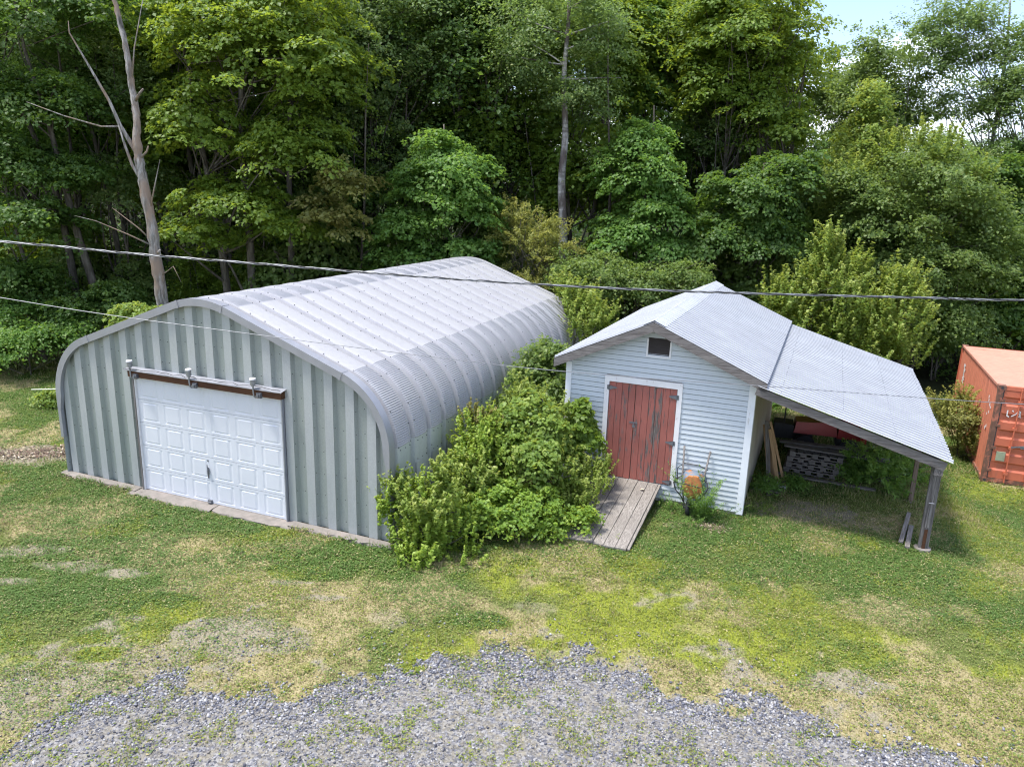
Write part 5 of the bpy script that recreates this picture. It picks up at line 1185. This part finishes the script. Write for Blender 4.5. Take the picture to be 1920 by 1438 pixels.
plant(1010, 740, 17.6, [(1010, 730, 50, 55, 17.6, .8), (970, 780, 50, 45, 17.2, .7), (1030, 680, 35, 35, 18.2, .6), (1045, 750, 35, 55, 17.2, .5), (1005, 690, 40, 40, 18.0, .6), (1020, 665, 28, 30, 18.2, .5), (985, 705, 35, 30, 18.4, .5), (1050, 660, 16, 22, 17.6, .3)], 'lf_soft', 430, 40, .26, .10, 'fine', 'tall shrub climbing above the garage eave at the left wall of the shed', 143,
      stems=[[(0, 0, -.05), (0, 0, 1.2), (.1, .2, 2.4)], [(.3, 0, -.05), (.5, .2, 1.2), (.4, .3, 2.6)]], limbs=18)
plant(1085, 850, 15.9, [(1085, 800, 26, 40, 15.9, .35), (1090, 760, 14, 26, 15.9, .2), (1105, 825, 24, 26, 15.7, .3), (1060, 850, 35, 40, 15.7, .45)], 'lf_maple', 150, 34, .20, .12, 'maple', 'maple sapling with big pointed leaves against the shed siding, left of the red doors', 144,
      stems=[[(0, 0, -.05), (0, 0, 1), (.05, 0, 2.2)]], limbs=16)
plant(1110, 920, 15.0, [(1100, 905, 42, 35, 15.0, .5), (1125, 880, 24, 24, 15.4, .35), (1070, 940, 45, 35, 14.6, .5)], 'lf_bright', 220, 45, .19, .065, 'shoot', 'clump of narrow leaved weeds hanging over the left edge of the plank ramp', 145, 'weed', 'weeds')
plant(960, 1000, 13.6, [(960, 965, 60, 35, 13.7, .6), (900, 960, 45, 35, 13.6, .5), (1030, 975, 50, 32, 13.8, .55), (1090, 970, 40, 26, 13.9, .4), (1000, 935, 60, 30, 14.0, .6), (940, 915, 50, 30, 14.2, .6)], 'lf_fresh', 440, 36, .17, .085, 'fine', 'mid green ground thicket of leafy weeds in front of the saplings, between garage and ramp', 146, 'weed', 'weeds')
plant(850, 960, 13.9, [(850, 950, 45, 45, 13.9, .5), (880, 920, 30, 30, 14.2, .4)], 'lf_bright', 170, 40, .2, .075, 'arch', 'yellowing weeds behind the round bush beside the garage wall', 147, 'weed', 'weeds')
plant(955, 860, 14.9, [(950, 870, 60, 40, 14.9, .7), (1000, 840, 55, 40, 15.3, .7), (1045, 880, 50, 45, 14.9, .6), (930, 810, 40, 40, 15.6, .6), (985, 760, 40, 40, 16.4, .6), (1040, 800, 35, 50, 16.0, .5)], 'lf_bright', 330, 36, .23, .09, 'shoot', 'dense tangle of fresh green bramble filling the thicket behind the weeds', 148, 'bramble', 'bramble', limbs=30)
plant(900, 905, 14.2, [(890, 900, 35, 30, 14.2, .4), (850, 890, 20, 30, 14.2, .3)], 'lf_bright', 110, 34, .2, .085, 'shoot', 'yellow green shoots at the foot of the garage side wall', 149, limbs=8)
# weed beside the wheelbarrow
x, y, _ = sp(3.28, -.55)
def stalks(name, x, y, n, h, sp_, mat, lab, cat, seed, L=.05, per=36, lean=.25):
    rng = np.random.default_rng(seed); z0 = float(gz(x, y)); t = empty(name, (x, y, z0), 0, lab, cat)
    Vs = []; Fs = []; Ts = []; off = 0; mb = MB()
    for k in range(n):
        b0 = np.array([rng.normal(0, sp_), rng.normal(0, sp_*.7), 0]); d = np.array([rng.normal(0, lean), rng.normal(0, lean), 1]); hh = h*rng.uniform(.5, 1.05)
        tt = rng.random(per)**.7; C = b0+d*(tt[:, None]*hh)*[1, 1, 1]+np.stack([d[0]*tt**2*hh*.5, d[1]*tt**2*hh*.5, 0*tt], -1)
        a = rng.uniform(0, 2*pi, per); T = np.stack([np.cos(a), np.sin(a), .7+0*a], -1); C = C+T*L*.45*[[1, 1, .5]]
        Nn = unit(np.stack([-np.cos(a)*.6, -np.sin(a)*.6, 1+0*a], -1)+rng.normal(0, .2, (per, 3)))
        v, f, ti = leafgeo(C, Nn, T, L*rng.uniform(.7, 1.3, per)*(1.25-.5*tt), L*.26*np.ones(per), np.clip(.25+.4*tt+rng.normal(0, .12, per), 0, 1))
        Vs.append(v); Fs.append(f+off); Ts.append(ti); off += len(v)
        mb.tube([b0, b0+d*hh*.5+[d[0]*.12*hh, d[1]*.12*hh, 0], b0+d*hh+[d[0]*.5*hh, d[1]*.5*hh, 0]], [.004, .003, .0015], 4, 0, False)
    npmesh('foliage', np.concatenate(Vs), np.concatenate(Fs), mat, t, {'tint': ('FLOAT', np.concatenate(Ts))}); mb.build('stem', ['lf_green'], t)
stalks('weed', x, y, 34, 1.05, .13, 'lf_green', 'feathery green weed growing up in front of the wheelbarrow', 'weeds', 150, .085, 46)
x, y, _ = sp(3.75, -.45); stalks('weed', x, y, 10, .5, .12, 'lf_dark', 'sparse dark weed leaning over the siding at the shed corner', 'weeds', 151, .06, 30, .5)
x, y, _ = sp(2.62, -.35); stalks('weed', x, y, 14, .4, .12, 'lf_green', 'small weeds sprouting between the ramp and the wheelbarrow', 'weeds', 152, .05, 24, .35)
x, y, _ = sp(3.2, -.95); stalks('weed', x, y, 24, .25, .25, 'lf_green', 'low leafy weeds at the foot of the wheelbarrow wheel', 'weeds', 153, .05, 16, .4)
x, y, _ = sp(4.35, .5); stalks('weed', x, y, 22, .3, .2, 'lf_bright', 'light green weeds around the right front corner of the shed', 'weeds', 154, .05, 18, .4)
c = gnd(1160, 1014); stalks('weed', c[0], c[1]+.02, 10, .12, .05, 'lf_bright', 'tiny green tuft growing through the lower end of the plank ramp', 'weeds', 155, .05, 10, .5)
# rows behind: four kinds copied, all alike
protos = []
KINDS = [('lf_maple', 'maple', .62, .17), ('lf_dark', 'fine', .68, .16), ('lf_aspen', 'fine', .62, .16), ('lf_green', 'maple', .62, .17)]
def copy_tree(o):
    c = o.copy(); COL.objects.link(c)
    for ch in o.children:
        d = ch.copy(); COL.objects.link(d); d.parent = c
    return c
BL = 'tall broadleaf tree in the closely grown rows at the back of the wood'
BG = 'alike trees in the rows at the back of the wood'
for k, (mt, st, r, L) in enumerate(KINDS):
    H = 15.5; lobes = [(0, 0, 10.5, 2.6, 2.6, 4.6), (.8, .2, 7., 2.0, 2, 2.5), (-1., -.2, 6.0, 1.9, 1.9, 2.2), (.3, 0, 13., 1.7, 1.7, 2.4)]
    protos.append(tree('woodland_tree', 0, 60, lobes, mt, 430, 72, r, L, st, [[(0, 0, -.3), (.1, 0, 4), (-.2, 0, 9), (.1, 0, 14)]] if k % 2 else [[(0, 0, -.3), (.1, 0, 4), (-.2, 0, 9), (.1, 0, 14)], [(.7, .3, -.3), (1.0, 0, 5), (1.6, 0, 10)]], .15, label=BL, group=BG, seed=200+k, z0=1., limbs=16))
spots = []
for row, (Y0, step, n) in enumerate(((34.5, 3.1, 19), (39, 3.4, 20), (45, 4.2, 20), (54, 5.4, 20))):
    for i in range(n):
        xx = (i-(n-1)/2)*step+R.uniform(-1, 1); yy = Y0+R.uniform(-1.6, 1.6)
        s = R.uniform(.85, 1.2)
        rx_ = xx/yy
        if rx_ > .33: s = R.uniform(.60, .72) if yy < 50 else R.uniform(.62, .74)      # the wood is lower at the right
        elif rx_ > .0: s *= .98
        else: s *= 1.12
        if -.02 < rx_ < .30 and row > 0 and R.random() < .45: continue       # thin spots where sky shows
        if rx_ > .33 and row == 3: s *= 1.0
        spots.append((xx, yy, s))
for k, (xx, yy, s) in enumerate(spots):
    o = protos[k] if k < 4 else copy_tree(protos[(k*7+k//5) % 4])
    o.location = (xx, yy, float(gz(xx, yy))); o.rotation_euler = (0, 0, R.uniform(0, 6.28)); o.scale = (s*R.uniform(.9, 1.15), s*R.uniform(.9, 1.15), s)
# slim bare stems seen in the dark of the wood
kk = 0
stemm = None
for i in range(34):
    px = R.uniform(20, 1880); Y = R.uniform(29.5, 36); x, y = bg(px, Y)
    if px > 1450: continue
    if stemm is None or kk < 3:
        stemm = empty('sapling', (x, y, 0), 0, 'slim bare stemmed sapling standing in the shade of the wood', 'sapling', 'slim saplings inside the wood')
        m_ = MB(); m_.tube([(0, 0, -.3), (.1, 0, 3), (-.1, .1, 6), (.25, 0, 9.5), (.5, 0, 12)], [.065, .055, .045, .03, .012], 6)
        for q in range(7): a = R.uniform(0, 6.28); z = R.uniform(3, 9); limb_mb(m_, (0, 0, z), (cos(a)*1.1, sin(a)*1.1, z+R.uniform(.6, 1.4)), .018, .004, 4, 3, .0)
        m_.build('trunk', ['bark'], stemm, True)
        C = np.stack([vr.normal(.3, .7, 26), vr.normal(0, .7, 26), vr.uniform(6.5, 12, 26)], -1)
        v, f, ti = sprays(vr, C, unit(C*[1, 1, .01]), 'fine', .45, 34, .13); npmesh('crown', v, f, ['lf_maple', 'lf_aspen', 'lf_green'][kk], stemm, {'tint': ('FLOAT', ti)}); kk += 1; o = stemm
        if kk == 1: sap = [stemm]
        else: sap.append(stemm)
    else:
        o = copy_tree(sap[i % 3]); o.location = (x, y, 0)
    o.rotation_euler = (R.uniform(-.05, .05), R.uniform(-.08, .08), R.uniform(0, 6.28)); s = R.uniform(.8, 1.2); o.scale = (s*1.1, s*1.1, s)
# understorey bushes, three kinds copied along the edge of the wood
us = []
UB = 'leafy understorey bush in the shaded edge of the wood'
for k, (mt, st) in enumerate((('lf_green', 'maple'), ('lf_maple', 'fine'), ('lf_soft', 'maple'))):
    us.append(tree('understorey_bush', 0, 32, [(0, 0, 2.0, 1.6, 1.5, 1.9), (1.0, .3, 1.4, 1.2, 1.1, 1.3), (-1.1, 0, 1.6, 1.1, 1.1, 1.5), (.2, 0, 3.6, .9, .9, 1.2)], mt, 170, 62, .5, .14, st, [[(0, 0, -.1), (.1, 0, 2), (.2, 0, 4)], [(.3, 0, -.1), (.9, 0, 1.6)]], .05, label=UB, cat='bush', group='understorey bushes', seed=300+k, limbs=8, z0=0.))
k = 0
for Y0, st_ in ((30.6, 2.3), (33.2, 2.9)):
    xx = -22.
    while xx < 25:
        X_ = xx+R.uniform(-.5, .5); Y_ = Y0+R.uniform(-.7, .7); xx += st_
        o = us[k] if k < 3 else copy_tree(us[R.randrange(3)]); k += 1
        s = R.uniform(.75, 1.35); o.location = (X_, Y_, float(gz(X_, Y_))); o.rotation_euler = (0, 0, R.uniform(0, 6.28)); o.scale = (s, s, s*R.uniform(.9, 1.3))
# far wood closing the view
n = 1500; ux = vr.uniform(-75, 85, n); uy = vr.uniform(60, 84, n); hh = np.where(ux/uy > .3, 8.5, 13.)
C = np.stack([ux, uy, gz(ux, uy)+vr.random(n)**.8*hh*(.7+.5*fbm(ux*.12, uy*.12, 9, 3))], -1)
v, f, ti = sprays(vr, C, unit(np.stack([0*ux, 0*ux-.6, 0*ux+.7], -1)), 'fine', 1.9, 60, .42)
tagit(npmesh('distant_woodland', v, f, 'lf_dark', None, {'tint': ('FLOAT', ti)}), 'far off mass of the wood seen between the nearer trunks', 'woodland', kind='stuff')
# undergrowth
n = 800; ux = vr.uniform(-34, 38, n); uy = vr.uniform(27.6, 44, n); edge = 27.6+1.2*(fbm(ux*.3, ux*0+2, 5, 3)); keep = (uy > edge)
ux, uy = ux[keep], uy[keep]; C = np.stack([ux, uy, gz(ux, uy)+vr.uniform(.1, 1.7, len(ux))], -1); O = np.stack([0*ux, 0*ux-.5, 0*ux+.8], -1)
v, f, ti = sprays(vr, C, unit(O), 'fine', .8, 75, .15)
tagit(npmesh('undergrowth', v, f, 'lf_dark', None, {'tint': ('FLOAT', ti)}), 'dim leafy undergrowth covering the floor of the wood', 'undergrowth', kind='stuff')
